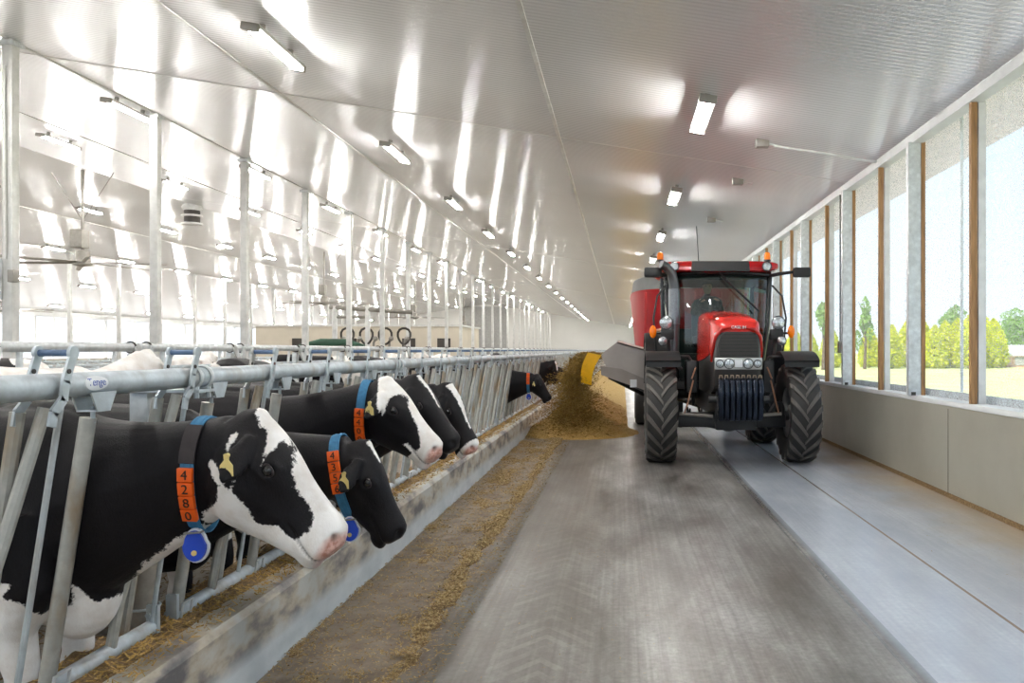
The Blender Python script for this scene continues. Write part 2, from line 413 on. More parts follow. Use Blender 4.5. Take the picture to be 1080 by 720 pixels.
# a small junction box on one post
root = empty('switch_box', (WX, 12.9, 1.6), label='small grey switch box on a window post halfway to the tractor', cat='switch box')
mb = MB(); mb.box((WX-.06,12.96,1.55),(WX+.0,13.06,1.74), bev=.008); mb.build('box', M['steel'], root)
mb = MB(); mb.tube([(WX-.03,13.0,1.74),(WX-.03,13.0,4.1)], .012, 8); mb.build('conduit', M['dark_gear'], root)

# left wall far off
mb = MB(); mb.box((LX-.2, Y0, 0), (LX, Y1, 1.0)); mb.build('wall_left', M['panel'], kind='structure')
mb = MB(); mb.box((LX-.2, Y0, 3.85), (LX, Y1, 4.3)); mb.build('header_left', M['sill'], kind='structure')
w0 = empty('window', (0,0,0), kind='structure')
mb = MB(); mb.box((LX-.15,-.07,1.0),(LX+.02,.07,3.86)); mb.build('mullion', M['white_metal'], w0)
mb = MB(); mb.box((LX-.1,-.04+1.83,1.0),(LX+.0,.04+1.83,3.86)); mb.build('mullion', M['white_metal'], w0)
mb = MB(); mb.add([(LX-.18,0,1.0),(LX-.18,3.66,1.0),(LX-.18,3.66,3.86),(LX-.18,0,3.86)], [(0,1,2,3)]); mb.build('net', M['net'], w0, smooth=0)
cache = {}; y = Y0; i = 0
while y < Y1-3.66:
    o = w0 if i == 0 else copy_tree(w0, None, cache)
    o.location = (0,y,0); o.name = 'window_%d' % (len(ys)+1+i); y += 3.66; i += 1

# roof posts, one row at the alley side of the ridge and its mirror
def post_proto(x, w):
    r = empty('roof_post', (x,0,0)); zt = ceil_z(x)
    mb = MB(); mb.box((x-w/2,-w/2,0),(x+w/2,w/2,zt), bev=.008); mb.build('shaft', M['white_metal'], r)
    mb = MB(); mb.box((x-w*.8,-w*.8,zt-.10+.0),(x+w*.8,w*.8,zt-.04)); mb.build('cap_plate', M['galv_bright'], r)
    mb = MB(); mb.box((x-w/2-.01,-w/2-.01,0),(x+w/2+.01,w/2+.01,.5)); mb.build('boot', M['galv_bright'], r)
    return r
p1 = post_proto(-9.1, .15); cache = {}
ordn = ['first','second','third','fourth','fifth','sixth','seventh','eighth']
y = 12.0; i = 0
while y < 102:
    o = p1 if i == 0 else copy_tree(p1, None, cache); o.location = (-9.1, y, 0)
    if i < 8: tag(o, 'square white roof post in the row behind the cows, %s from the camera' % ordn[i], 'post', 'white roof posts behind the feeding cows')
    else: tag(o, 'slender white roof post far along the row behind the cows, past the first eight', 'post', 'white roof posts behind the feeding cows')
    y += 3.72; i += 1
p2 = post_proto(-26.1, .15); cache = {}; y = 23.2; i = 0
while y < 102:
    o = p2 if i == 0 else copy_tree(p2, None, cache); o.location = (-26.1, y, 0)
    tag(o, 'thin white roof post in the distant row beyond the roof ridge', 'post', 'white roof posts beyond the ridge'); y += 3.72; i += 1
# electrical boxes on the first post
root = empty('control_box', (-9.1, 11.9, 2.2), label='pale grey control box at shoulder height on the nearest white roof post', cat='control box')
mb = MB(); mb.box((-9.34,11.78,2.35),(-9.16,11.92,2.95), bev=.01); mb.build('box', M['white_plastic'], root)
mb = MB(); mb.box((-9.02,11.82,2.6),(-8.93,11.95,2.78), bev=.01); mb.build('socket', M['steel'], root)
mb = MB(); mb.tube([(-9.1,11.9,2.95),(-9.12,11.9,5.8)], .018, 8); mb.build('conduit', M['white_metal'], root)

# ---------------------------------------------------------------- light fittings
def lamp_proto():
    r = empty('ceiling_light', (0,0,0))
    mb = MB(); mb.box((-.10,-.68,-.05),(.10,.68,.0), bev=.015); mb.build('housing', M['white_metal'], r)
    for e_ in (-1, 1):
        mb = MB(); mb.box((-.10,e_*.71,-.10),(.10,e_*.64,-.01), bev=.01); mb.build('end_cap', M['steel'], r)
        mb = MB(); mb.box((-.03,e_*.4-.02,-.01),(.03,e_*.4+.02,.09)); mb.build('bracket', M['steel'], r)
    for q in (-.035, .035):
        mb = MB(); mb.tube([(q,-.62,-.072),(q,.62,-.072)], .019, 8); mb.build('lamp_tube', M['glow'], r)
    mb = MB(); k = 8; rings = []
    for y in (-.66, .66):
        rings.append([V((.09*math.cos(a), y, -.05-.06*math.sin(a))) for a in [PI*j/k for j in range(k+1)]])
    o_ = len(mb.v); vs = rings[0]+rings[1]; mb.add(vs, [(j, j+1, k+2+j, k+1+j) for j in range(k)]); mb.build('cover', M['cover'], r)
    return r
lp = lamp_proto(); cache = {}; first = True
rows = [(1.0, 'over the driving alley'), (-4.27, 'over the edge of the cow pen'), (-9.3, 'beside the row of white roof posts'), (-14.3, 'high on the near slope below the ridge'),
        (-20.5, 'just past the ridge'), (-25.6, 'in the middle of the far slope'), (-31.1, 'low on the far slope'), (-36.6, 'above the distant window wall')]
for ri, (x, wh) in enumerate(rows):
    for k in range(-2, 18):
        y = 9.95 + 5.27*k
        if ri >= 4 and y < 9: continue
        o = lp if first else copy_tree(lp, None, cache); first = False
        o.location = (x, y, ceil_z(x)-.09); o.rotation_euler = (0, math.atan(PITCH)*(1 if x > RX else -1), 0)
        g = 'tube lights '+wh
        if k == 2-2 and ri < 2: lab = 'nearest lit tube light in the row '+wh
        elif k in (1, 2) and ri < 3: lab = '%s lit tube light %s' % ({1: 'second', 2: 'third'}[k], wh) + (', counted from the camera')
        else: lab = 'lit tube light in the long row '+wh
        tag(o, lab, 'ceiling light', g)
# little sensors / conduit on the ceiling above the alley
def sensor(x, y, label):
    z = ceil_z(x); r = empty('ceiling_sensor', (x,y,z), label=label, cat='sensor')
    mb = MB(); mb.box((x-.09,y-.06,z-.10),(x+.09,y+.06,z+.02), bev=.01); mb.build('box', M['steel'], r)
    mb = MB(); mb.tube([(x+.09,y,z-.05),(x+.25,y,z-.08)], .015, 8); mb.build('gland', M['white_metal'], r)
    return r
def at(px, py_ratio_y, y=None): pass
r = sensor(1.93, 11.1, 'small grey box on the ceiling with a pipe running to the windows')
mb = MB(); mb.tube([(2.1,11.1,ceil_z(2.1)-.05),(2.8,11.12,ceil_z(2.8)-.04),(WX-.03,11.15,ceil_z(WX)-.03)], .018, 8); mb.build('conduit', M['white_metal'], r)
sensor(1.95, 13.6, 'small grey box alone on the ceiling ahead of the tractor cab')
sensor(1.95, 17.6, 'small grey box on the ceiling above the tractor roof')

# ---------------------------------------------------------------- ridge fans and the inlet drum
def fan():
    r = empty('ceiling_fan', (0,0,0)); zc = ceil_z(RX)
    mb = MB(); mb.tube([(0,0,0.1),(0,0,zc-4.5)], .05, 10); mb.build('drop_rod', M['steel'], r)
    mb = MB(); mb.lathe([(.05,.45),(.2,.42),(.22,.1),(.28,.05),(.28,-.05),(.1,-.12)], (0,0,0), 'z', 20); mb.box((-.30,-.2,.5),(.1,.2,1.1), bev=.03); mb.build('motor', M['steel'], r)
    for k in range(6):
        a = PI/3*k + .12; d = V((math.cos(a), math.sin(a), 0)); s_ = V((-d.y, d.x, 0))
        mb = MB(); mb.prism([tuple(d*.2+s_*-.08), tuple(d*2.6+s_*-.07+V((0,0,-.04))), tuple(d*2.6+s_*.07), tuple(d*.2+s_*.08+V((0,0,.05)))], (0,0,.02)); mb.build('blade', M['steel'], r)
    for k in range(2):
        sx = 1 if k else -1
        mb = MB(); mb.tube([(0,0,1.4),(sx*1.1,0,zc-4.45)], .012, 6); mb.build('guy_wire', M['steel'], r)
    return r
f = fan(); cache = {}
for i, (x, y, z) in enumerate(((-17.6,26.3,4.42),(-17.6,47.6,4.35),(-17.6,68.5,4.35),(-17.6,90,4.35),(-31,40,3.6))):
    o = f if i == 0 else copy_tree(f, None, cache); o.location = (x,y,z)
    tag(o, ['large six-bladed ceiling fan under the ridge, nearest of the row', 'large ceiling fan under the ridge, second from the camera', 'large ceiling fan far down the barn under the ridge',
            'large ceiling fan farthest down the barn near the grey door', 'ceiling fan low over the far pens at the distant window side'][i], 'ceiling fan', 'big slow ceiling fans')
# inlet drum hanging at the ridge
r = empty('ventilation_drum', (-17.6,33,6.5), label='dark ringed ventilation drum hanging under a white duct at the ridge', cat='ventilator')
mb = MB(); mb.lathe([(.30,0),(.30,1.05)], (-17.6,33,6.78), 'z', 24); mb.build('core', M['dark_gear'], r)
for k in range(4):
    mb = MB(); mb.lathe([(.31,0),(.40,0),(.40,.07),(.31,.07)], (-17.6,33,6.72+.33*k), 'z', 24); mb.build('ring', M['white_metal'], r)
mb = MB(); mb.lathe([(.36,0),(.36,.5)], (-17.6,33,7.3), 'z', 24); mb.build('duct', M['white_metal'], r)

# small block-walled room down the pens
r = empty('block_room', (-18,55,0), label='low cream walled room standing in the pens beyond the posts', cat='room block')
mb = MB(); mb.box((-25,55,0),(-11,62,3.2)); mb.build('wall', M['block_wall'], r)
mb = MB(); mb.box((-25.1,54.9,3.2),(-10.9,62.1,3.32)); mb.build('roof_slab', M['white_metal'], r)
mb = MB()
for x0 in (-22.5,-19,-15,-12.6): mb.box((x0,54.96,1.5),(x0+.9,55.02,2.4))
mb.build('window', M['dark_gear'], r)
# pipe work seen over the rails in front of it
r = empty('pipe_gantry', (-11.2,32,0), label='upright pipe gantry with hoses and valves rising behind the second rail', cat='pipe gantry')
for x in (-11.4,-10.1):
    mb = MB(); mb.tube([(x,32,0),(x,32,3.35)], .10, 10); mb.build('upright', M['white_metal'], r)
mb = MB(); mb.tube([(-11.6,32,3.3),(-8.3,32,3.1)], .09, 10); mb.tube([(-11.4,32,2.9),(-10.1,32,2.9)], .05, 8); mb.build('crossbar', M['steel'], r)
for k in range(4):
    mb = MB(); x = -10.9+.75*k; pts = [(x+.25*math.cos(a), 32+.1*math.sin(2*a), 2.15+.32*math.sin(a)) for a in [2*PI*j/14 for j in range(14)]]
    mb.tube(pts, .045, 8, closed=True); mb.build('hose_coil', M['dark_gear'], r)
for k in range(5):
    mb = MB(); x = -11.1+.62*k; mb.tube([(x,32,.0),(x,32,1.9),(x+.12,31.9,2.1)], .05, 8); mb.ball((x+.1,31.9,2.05), .10); mb.build('valve_pipe', M['steel'], r)
r = empty('green_tarp', (-11,30,0), label='green padded roll lying beyond the second rail by the gantry', cat='roll')
mb = MB(); mb.tube([(-12.0,30,1.72),(-11.2,30,1.86),(-10.2,30,1.84),(-9.6,30,1.7)], [.10,.17,.17,.10], 12); mb.build('roll', simple('green_tarp', rgb(30,70,50), .6), r)
for x in (-11.6,-10):
    mb = MB(); mb.tube([(x,30,0),(x,30,1.75)], .05, 8); mb.build('leg', M['galv'], r)
# slatted rotating brush etc. in mid pens: freestall dividers
def stall():
    r = empty('stall_divider', (0,0,0))
    mb = MB(); mb.tube([(0,0,0),(0,0,1.25)], .04, 8); mb.build('post', M['galv'], r)
    mb = MB(); mb.tube([(0,0,1.1),(1.0,0,1.15),(1.55,0,1.05),(1.75,0,.8),(1.6,0,.5),(1.1,0,.38),(0,0,.42)], .028, 8); mb.build('loop', M['galv'], r)
    return r
s0 = stall(); cache = {}; first = True
for xr, flip, y0s in ((-11.0, 0, 12), (-15.5, 0, 16), (-21, 0, 22)):
    for k in range(26):
        y = y0s + k*1.22*(1.0)
        o = s0 if first else copy_tree(s0, None, cache); first = False
        o.location = (xr, y, 0); tag(o, 'curved pipe stall divider in a resting row far behind the cows', 'stall divider', 'stall dividers in the resting rows')
for xr, y0s in ((-11.0,12),(-15.5,16),(-21,22)):
    r = empty('neck_rail', (xr+.75,y0s,1.2), label={-11.0:'long pipe rail over the nearest row of resting stalls', -15.5:'long pipe rail over the middle row of resting stalls', -21:'long pipe rail over the farthest row of resting stalls'}[xr], cat='rail')
    mb = MB(); mb.tube([(xr+.75,y0s-.5,1.19),(xr+.75,y0s+31.5,1.19)], .03, 8); mb.build('pipe', M['galv'], r)

# ---------------------------------------------------------------- outside
mb = MB(); mb.box((WX+1.0,-60,-.35),(420,420,-.12)); mb.build('lawn', M['grass'], kind='structure')
mb = MB(); mb.box((-420,-60,-.35),(LX-.2,420,-.12)); mb.build('outside_gravel', simple('pale_gravel', rgb(206,200,194), .85), kind='structure')
mb = MB(); mb.box((LX-.2,-60,-.35),(WX+1.0,Y0,-.06)); mb.build('outside_yard', simple('yard_concrete', rgb(170,168,162), .8), kind='structure')
def leafy(c, rx, rz, count, size, shape, seed):
    rnd = random.Random(seed); mb = MB(); c = V(c)
    for i in range(count):
        u = rnd.random(); a = rnd.random()*2*PI
        rr = shape(u)*(.55+.45*math.sqrt(rnd.random()))*rx
        p = c + V((rr*math.cos(a), rr*math.sin(a), u*rz))
        n_ = V((rnd.uniform(-1,1), rnd.uniform(-1,1), rnd.uniform(-.4,1))).normalized(); t = n_.orthogonal().normalized(); b = n_.cross(t); s_ = size*rnd.uniform(.6,1.3)
        t = (t*math.cos(a)+b*math.sin(a)); b = n_.cross(t)
        mb.add([p-t*s_, p-b*s_*.55, p+t*s_, p+b*s_*.55], [(0,1,2,3)])
    return mb
def conifer(x, y, h, w, label, seed, gold):
    r = empty('cypress', (x,y,-.12), label=label, cat='tree', group='clipped lime green cypresses across the lawn')
    mb = leafy((x,y,0), w, h, 2600, .16, lambda u: max(.05, (1-u**2.2)**.8*min(1, .7+u*3)), seed)
    mb.build('foliage', M['leaf_lime'], r, smooth=0)
    mb = MB(); mb.tube([(x,y,-.15),(x,y,h*.8)], [.14,.04], 8); mb.build('trunk', M['bark'], r)
def broad(x, y, h, w, label, seed, sparse=False):
    r = empty('leafy_tree', (x,y,-.12), label=label, cat='tree')
    rnd = random.Random(seed); mb = MB()
    for k in range(7 if sparse else 12):
        zc = h*rnd.uniform(.35,.85); a = rnd.random()*6.28; q = w*rnd.uniform(.1,.6)*(1.2-zc/h)
        sub = leafy((x+q*math.cos(a), y+q*math.sin(a), zc-.12*h), w*(.34 if sparse else .5), h*.26, 130 if sparse else 420, .16, lambda u: math.sin(PI*min(.98,max(.02,u))), seed*31+k)
        mb.add(sub.v, sub.f)
    mb.build('foliage', M['leaf_green'], r, smooth=0)
    mb = MB(); mb.tube([(x,y,-.15),(x+.1,y,h*.4),(x-.1,y,h*.9)], [.16,.1,.03], 8)
    for k in range(5): mb.tube([(x,y,h*(.3+.1*k)),(x+rnd.uniform(-1,1)*w*.5,y+rnd.uniform(-1,1)*w*.5,h*(.5+.1*k))], [.05,.015], 6)
    mb.build('trunk', M['bark'], r)
S = 850/75.0
spec = []
pxs = [(852,40,1.0),(876,42,1.0),(917,40,1.0),(941,44,.9),(958,50,1.2),(975,46,1.1),(986,44,1.1),(997,48,1.2),(1010,50,1.3),(1022,54,1.3),(1036,56,1.5),(1048,50,1.3),(838,40,1),(822,38,1)]
descr = ['in the gap left of the steel post beside the tractor','behind the window bay next to the tractor mirror','small and rounded, standing alone by the airy young tree','low, at the left end of the clipped row','tall, behind the widest steel post','slim, just right of the widest steel post','second right of the widest steel post','with a level top in the middle of the row','under the tall leafy tree','behind the near wooden mullion','broad and rounded, at the right end of the row','last and roundest before the pink farm building','partly hidden by the tractor mirror','mostly hidden behind the tractor cab']
for i, (px, hp, w) in enumerate(pxs):
    Yd = 75 + (i % 3)*2.2; conifer((px-656)/850*Yd, Yd, hp/850*Yd, w*1.12, 'lime green cypress '+descr[i], 100+i, 1)
broad((912-656)/850*72, 72, 6.6, 1.3, 'young airy tree with sparse leaves seen through the middle bays', 5, True)
broad((868-656)/850*70, 70, 6.4, 1.4, 'young airy tree with sparse leaves beside the tractor', 6, True)
broad((1008-656)/850*84, 84, 7.0, 2.2, 'tall leafy tree rising behind the clipped row', 7)
broad((1072-656)/850*95, 95, 6.6, 3.4, 'broad leafy tree behind the pink farm building', 8)
broad((1110-656)/850*95, 95, 6.2, 3.4, 'broad leafy tree at the far right edge of the view', 9)
r = empty('farm_building', (40,82,0), label='low pink-brick farm building with a white roof across the lawn', cat='building')
mb = MB(); mb.box((38.2,80,-.2),(52,90,1.0)); mb.build('wall', simple('pink_brick', rgb(206,168,150), .8), r)
mb = MB(); mb.prism([(38,79.8,1.0),(52.2,79.8,1.0),(52.2,79.8,2.1),(40,79.8,2.1)], (0,10.4,0)); mb.build('roof', M['white_metal'], r)
mb = MB(); mb.box((39,79.95,.1),(40.2,80.02,.9)); mb.build('door', M['grey_door'], r)
# ---------------------------------------------------------------- self-locking feed barrier
def fx(z): return lerp(-2.03, -1.88, (z-.40)/(1.48-.40))     # the barrier leans over the curb
RZ, RXX = 1.48, -1.88
PANEL, LOCK, P0 = 3.13, .7825, 3.556
UPOS = [.0, LOCK, 2*LOCK, 3*LOCK]
def panel():
    """from a post at y=0 towards +y"""
    r = empty('headlock_panel', (0,0,0))
    mb = MB(); mb.tube([(RXX,.0,RZ),(RXX,PANEL-.002,RZ)], .043, 16); mb.build('top_rail', M['galv'], r)
    mb = MB(); mb.tube([(-2.035,.08,.40),(-2.035,PANEL-.08,.40)], .034, 12); mb.build('bottom_rail', M['galv'], r)
    for q in (.0, PANEL):
        s_ = 1 if q == 0 else -1
        mb = MB(); mb.box((-2.05, q+s_*.065, .30), (-2.0, q+s_*.085, .50)); mb.tube([(-2.035,q+s_*.085,.46),(-2.035,q+s_*.10,.46)], .012, 6); mb.build('end_plate', M['galv'], r)
    for i, u in enumerate(UPOS):
        y0 = u
        # fixed tube hung from a folded bracket
        yA = y0+.075 if i else y0+.12
        mb = MB(); mb.tube([(fx(.42),yA-.01,.42),(fx(1.36),yA+.015,1.36)], .0265, 12); mb.build('fixed_tube', M['galv_dirty'], r)
        mb = MB(); mb.prism([(RXX-.035,yA-.055,1.452),(RXX-.035,yA+.085,1.452),(RXX-.035,yA+.05,1.385),(RXX-.035,yA-.02,1.385)], (.006,0,0))
        mb.prism([(RXX+.035,yA-.055,1.452),(RXX+.035,yA+.085,1.452),(RXX+.035,yA+.05,1.385),(RXX+.035,yA-.02,1.385)], (.006,0,0))
        mb.box((RXX-.035,yA-.02,1.383),(RXX+.041,yA+.05,1.389)); mb.tube([(RXX,yA+.015,1.34),(RXX,yA+.015,1.40)], .008, 8)
        mb.build('tube_bracket', M['galv'], r)
        # staple round the foot
        mb = MB(); mb.tube([(-1.995,yA-.03,.39),(-1.985,yA-.03,.455),(-1.985,yA+.05,.455),(-1.995,yA+.05,.39)], .006, 6); mb.build('foot_staple', M['galv_bright'], r)
        yb = y0+LOCK
        # swing tube of the next head gap, straight upper and bent foot
        mb = MB(); mb.tube([(fx(.42)+.0,yb-.36,.42),(fx(.6),yb-.345,.60),(fx(1.0)+.0,yb-.235,1.0),(fx(1.41),yb-.135,1.41)], .021, 10); mb.build('swing_tube', M['galv_dirty'], r)
        mb = MB(); mb.tube([(fx(.42)-.05,yb-.20,.42),(fx(1.40)-.05,yb-.185,1.40)], .023, 10); mb.build('back_tube', M['galv_dirty'], r)
        mb = MB(); mb.tube([(fx(.40)-.0,yb-.085,.40),(fx(1.45),yb-.06,1.45)], .0105, 8); mb.build('thin_rod', M['galv'], r)
        # latch: a bent flat hook in front of and behind the rail, joined over it
        for sx, nm in ((1,'latch_hook'),(-1,'back_hook')):
            X = RXX+sx*.058-.004
            mb = MB(); pts = [(yb-.10,1.585),(yb-.135,1.50),(yb-.145,1.44),(yb-.19,1.40),(yb-.20,1.36)]
            for (ya,za),(yc,zc) in zip(pts, pts[1:]):
                d = V((0,yc-ya,zc-za)).normalized(); nrm = V((0,-d.z,d.y))*.017
                a = V((X,ya,za)); b = V((X,yc,zc))+d*.006
                mb.prism([tuple(a-nrm),tuple(b-nrm),tuple(b+nrm),tuple(a+nrm)], (.009,0,0))
            mb.lathe([(.024,0),(.024,.011)], (X-.001,yb-.10,1.59), 'x', 12)
            h = mb.build(nm, M['galv'], r)
            mb = MB(); mb.tube([(X-.004,yb-.128,1.53),(X+.014,yb-.128,1.53)], .008, 8); mb.build('bolt', M['dark_gear'], h)
        mb = MB(); mb.tube([(RXX-.06,yb-.10,1.59),(RXX+.06,yb-.10,1.59)], .012, 10); mb.build('latch_pin', M['handle_blue'], r)
    return r
LOCKLAB = ['nearest headlock panel, holding cow 4280, an oval sticker on its rail',
 'galvanised headlock panel holding the collared cows 4356 and 4400', 'galvanised headlock panel beyond cow 4400, with the fourth and fifth cows looking out',
 'galvanised headlock panel with empty gaps, just past the five feeding cows', 'empty headlock panel directly before the lone cow with an orange and blue collar',
 'galvanised headlock panel around the lone cow with an orange and blue collar']
pp = panel(); cache = {}
for k in range(-2, 32):
    o = pp if k == -2 else copy_tree(pp, None, cache); o.location = (0, P0+PANEL*k, 0)
    i = k+1
    tag(o, LOCKLAB[i] if 0 <= i < 6 else ('galvanised headlock panel beside and behind the camera' if k == -2 else 'galvanised headlock panel far down the feed curb past the lone collared cow'), 'headlock panel', 'headlock panels along the feed curb')
def fence_post():
    r = empty('rail_post', (0,0,0))
    mb = MB(); mb.tube([(-2.115,0,-.0),(-2.115,0,1.0)], .062, 20); mb.build('sleeve', M['rust_post'], r)
    mb = MB(); mb.box((-2.15,-.04,1.0),(-2.07,.04,1.44), bev=.006); mb.build('stub', M['galv_bright'], r)
    for z in (.33,.47):
        mb = MB(); mb.tube([(-2.115+.068*math.cos(a), .068*math.sin(a), z) for a in [2*PI*j/20 for j in range(20)]], .006, 6, closed=True); mb.build('band', M['galv'], r)
    for q in (-.045,.045):
        mb = MB(); mb.tube([(RXX+.05*math.cos(a), q+.0, RZ+.05*math.sin(a)) for a in [2*PI*j/20 for j in range(20)]], .008, 6, closed=True); mb.build('u_bolt', M['galv_bright'], r)
    mb = MB(); mb.box((-2.15,-.07,1.415),(-1.83,.07,1.427)); mb.tube([(-1.85,.05,1.39),(-1.85,.05,1.44)], .011, 6); mb.tube([(-1.85,-.05,1.39),(-1.85,-.05,1.44)], .011, 6); mb.build('saddle_plate', M['galv'], r)
    return r
fp = fence_post(); cache = {}
PL = {0:'stained round rail post next to the neck of cow 4280', 1:'stained rail post hidden behind the head of cow 4400', 2:'stained rail post below the muzzles of the fourth and fifth cows', 3:'stained rail post in the run of empty headlocks', 4:'stained rail post just before the lone collared cow'}
for k in range(-1, 32):
    o = fp if k == -1 else copy_tree(fp, None, cache); o.location = (0, P0+PANEL*k, 0)
    tag(o, PL.get(k, 'stained rail post beside the camera' if k < 0 else 'stained rail post far down the feed curb'), 'rail post', 'stained posts carrying the headlock rail')
# sticker on the near rail
r = empty('oval_sticker', (RXX+.04, 2.82, RZ), label='white oval sticker with blurred blue script on the nearest stretch of rail', cat='sticker')
mb = MB(); n = 28; rings = []
for rr in (0.0, .35, .7, 1.0):
    ring = []
    for j in range(n):
        a = 2*PI*j/n; yy = .062*rr*math.cos(a); an = .62*rr*math.sin(a)+.12
        ring.append(V((RXX+.0445*math.cos(an), 2.82+yy, RZ+.0445*math.sin(an)+.0)))
    rings.append(ring)
mb.loft(rings[::1], cap=False); mb.build('oval', M['white_plastic'], r, smooth=180)
tx = text_mb('Tenge', .038, .0006); vs = []
for p in tx.v:
    an = .12 + p[1]/.0445+.05; rad = .0449+p[2]
    vs.append((RXX+rad*math.cos(an), 2.82+p[0], RZ+rad*math.sin(an)))
tx.v = vs; tx.build('script', simple('script_blue', rgb(90,110,180), .5), r)

# second rail beyond the alley of the pen
X2 = -5.5
r = empty('pen_rail', (X2,-4,1.62), label='long white pipe rail behind the cows, running down the pen at eye height', cat='rail')
mb = MB(); mb.tube([(X2,-4,1.63),(X2,100,1.63)], .05, 14); mb.build('pipe', M['galv_bright'], r, )
def pen_bracket():
    b = empty('pen_rail_stand', (0,0,0))
    mb = MB(); mb.box((X2-.1,-.05,0),(X2-.02,.05,1.56), bev=.008); mb.build('upright', M['galv_bright'], b)
    mb = MB(); mb.prism([(X2+.05,-.18,1.62),(X2+.05,.02,1.40),(X2+.05,.12,1.40),(X2+.05,.20,1.64),(X2+.05,.14,1.66),(X2+.05,.05,1.50),(X2+.05,-.10,1.68)], (.02,0,0)); mb.build('hook_plate', M['galv_bright'], b)
    for q in (-.14,.16):
        mb = MB(); mb.tube([(X2+.062*math.cos(a), q, 1.63+.062*math.sin(a)) for a in [2*PI*j/16 for j in range(16)]], .01, 6, closed=True); mb.build('clamp', M['dark_gear'], b)
    mb = MB(); mb.tube([(X2+.02,.45,1.58),(X2+.05,.40,.9),(X2+.06,.38,.3)], .028, 8); mb.build('tube', M['galv_bright'], b)
    mb = MB(); mb.tube([(X2+.02,-.45,1.58),(X2+.02,-.6,.9),(X2+.02,-.62,.3)], .022, 8); mb.build('tube', M['galv_bright'], b)
    return b
pb = pen_bracket(); cache = {}
for k in range(42):
    o = pb if k == 0 else copy_tree(pb, None, cache); o.location = (0, 4.6+2.28*k, 0)
    tag(o, ['pale stand with a hook plate under the pen rail, nearest the left edge','pale stand with a hook plate above the white-backed cow','pale stand with a hook plate on the pen rail, third from the camera'][k] if k < 3 else 'pale stand with a hook plate far along the pen rail', 'rail stand', 'stands under the pen rail')
r = empty('lower_pen_rail', (X2,-4,.9), label='lower grey pipe rail behind the cows, under the white one', cat='rail')
mb = MB(); mb.tube([(X2-.16,-4,1.38),(X2-.16,100,1.38)], .03, 10); mb.build('pipe', M['galv'], r)
# ---------------------------------------------------------------- cows
M['lid'] = simple('eyelid_skin', rgb(46,38,40), .35, 0, .1, 40)
def seg_d(p, a, b):
    ax, ay = a; bx, by = b; dx, dy = bx-ax, by-ay; t = ((p[0]-ax)*dx+(p[1]-ay)*dy)/(dx*dx+dy*dy+1e-12); t = max(0, min(1, t))
    return math.hypot(p[0]-ax-t*dx, p[1]-ay-t*dy)
def poly_sd(p, poly):
    """positive inside"""
    ins = False; d = 1e9; n = len(poly)
    for i in range(n):
        a = poly[i]; b = poly[(i+1) % n]; d = min(d, seg_d(p, a, b))
        if (a[1] > p[1]) != (b[1] > p[1]) and p[0] < (b[0]-a[0])*(p[1]-a[1])/(b[1]-a[1])+a[0]: ins = not ins
    return d if ins else -d
def m_coat():
    t = NT('cow_coat'); co = t.coord()
    at_ = t.n('Attribute', attribute_name='white'); sd = at_.outputs['Fac']
    hair = t.noise(t.scale(co, (1,1,1)), 95, 3, .7)
    f = t.math('ADD', sd, t.math('MULTIPLY', t.math('SUBTRACT', hair, .5), .030))
    f = t.math('ADD', f, t.math('MULTIPLY', t.math('SUBTRACT', t.noise(co, 22, 4), .5), .035))
    wm = t.n('MapRange', {'Value': f, 'From Min': -.003, 'From Max': .003}).outputs[0]
    streak = t.noise(t.scale(co, (160,160,60)), 1, 3, .8)
    bl = t.ramp(streak, [(.3, rgb(4,4,7)), (.7, rgb(18,17,23))])
    lg = t.noise(co, 5, 5)
    bl = t.mix(t.math('MULTIPLY', lg, .45), bl, rgb(22,15,15))
    wh = t.ramp(t.noise(co, 9, 6, .6), [(.3, rgb(228,220,212)), (.6, rgb(250,247,244))])
    c = t.mix(wm, bl, wh)
    pk = t.n('Attribute', attribute_name='skin').outputs['Fac']
    mot = t.noise(co, 38, 3)
    pkc = t.mix(wm, rgb(26,24,27), t.ramp(mot, [(.4, rgb(198,138,122)), (.62, rgb(232,190,176))]))
    c = t.mix(pk, c, pkc)
    dk = t.n('Attribute', attribute_name='dark').outputs['Fac']
    c = t.mix(dk, c, rgb(16,12,12))
    r = t.math('SUBTRACT', .54, t.math('MULTIPLY', pk, .22))
    h = t.math('MULTIPLY', streak, 1.0)
    t.princ(c, r, 0, t.bump(t.math('ADD', h, t.math('MULTIPLY', t.noise(t.scale(co,(30,30,12)),1,4), .8)), .4, .006), **{'Specular IOR Level': .22, 'Sheen Weight': .015, 'Sheen Roughness': .4}); return t.m
M['coat'] = m_coat()

def superring(c, t, hu, hd, w, lat, n=28, p=.85, narrow=.25, up=None):
    """ring about centre c, perpendicular to t"""
    t = t.normalized(); lat = (lat - t*lat.dot(t)).normalized(); u = up or t.cross(lat); 
    if u.z < 0 and not up: u = -u
    out = []
    for j in range(n):
        a = 2*PI*j/n; ca, sa = math.cos(a), math.sin(a)
        x = math.copysign(abs(ca)**p, ca)*w; y = math.copysign(abs(sa)**p, sa)
        x *= 1-(narrow*max(0, -y) + narrow*.35*max(0, y))
        out.append(c + lat*x + u*(y*(hu if sa > 0 else hd)))
    return out
def bez(a, b, c, t): return a*(1-t)**2 + b*2*t*(1-t) + c*t*t
def bezt(a, b, c, t): return ((b-a)*(1-t) + (c-b)*t).normalized()
HEADST = [(-.07,-.03,-.19,.055),(0,.0,-.27,.080),(.09,.010,-.32,.104),(.22,.014,-.345,.116),(.33,.012,-.345,.118),(.45,.004,-.330,.108),(.58,-.006,-.300,.088),(.70,-.010,-.268,.074),(.82,-.012,-.240,.070),(.92,-.010,-.218,.076),(1.0,-.016,-.200,.080),(1.05,-.034,-.180,.074),(1.085,-.062,-.150,.052)]
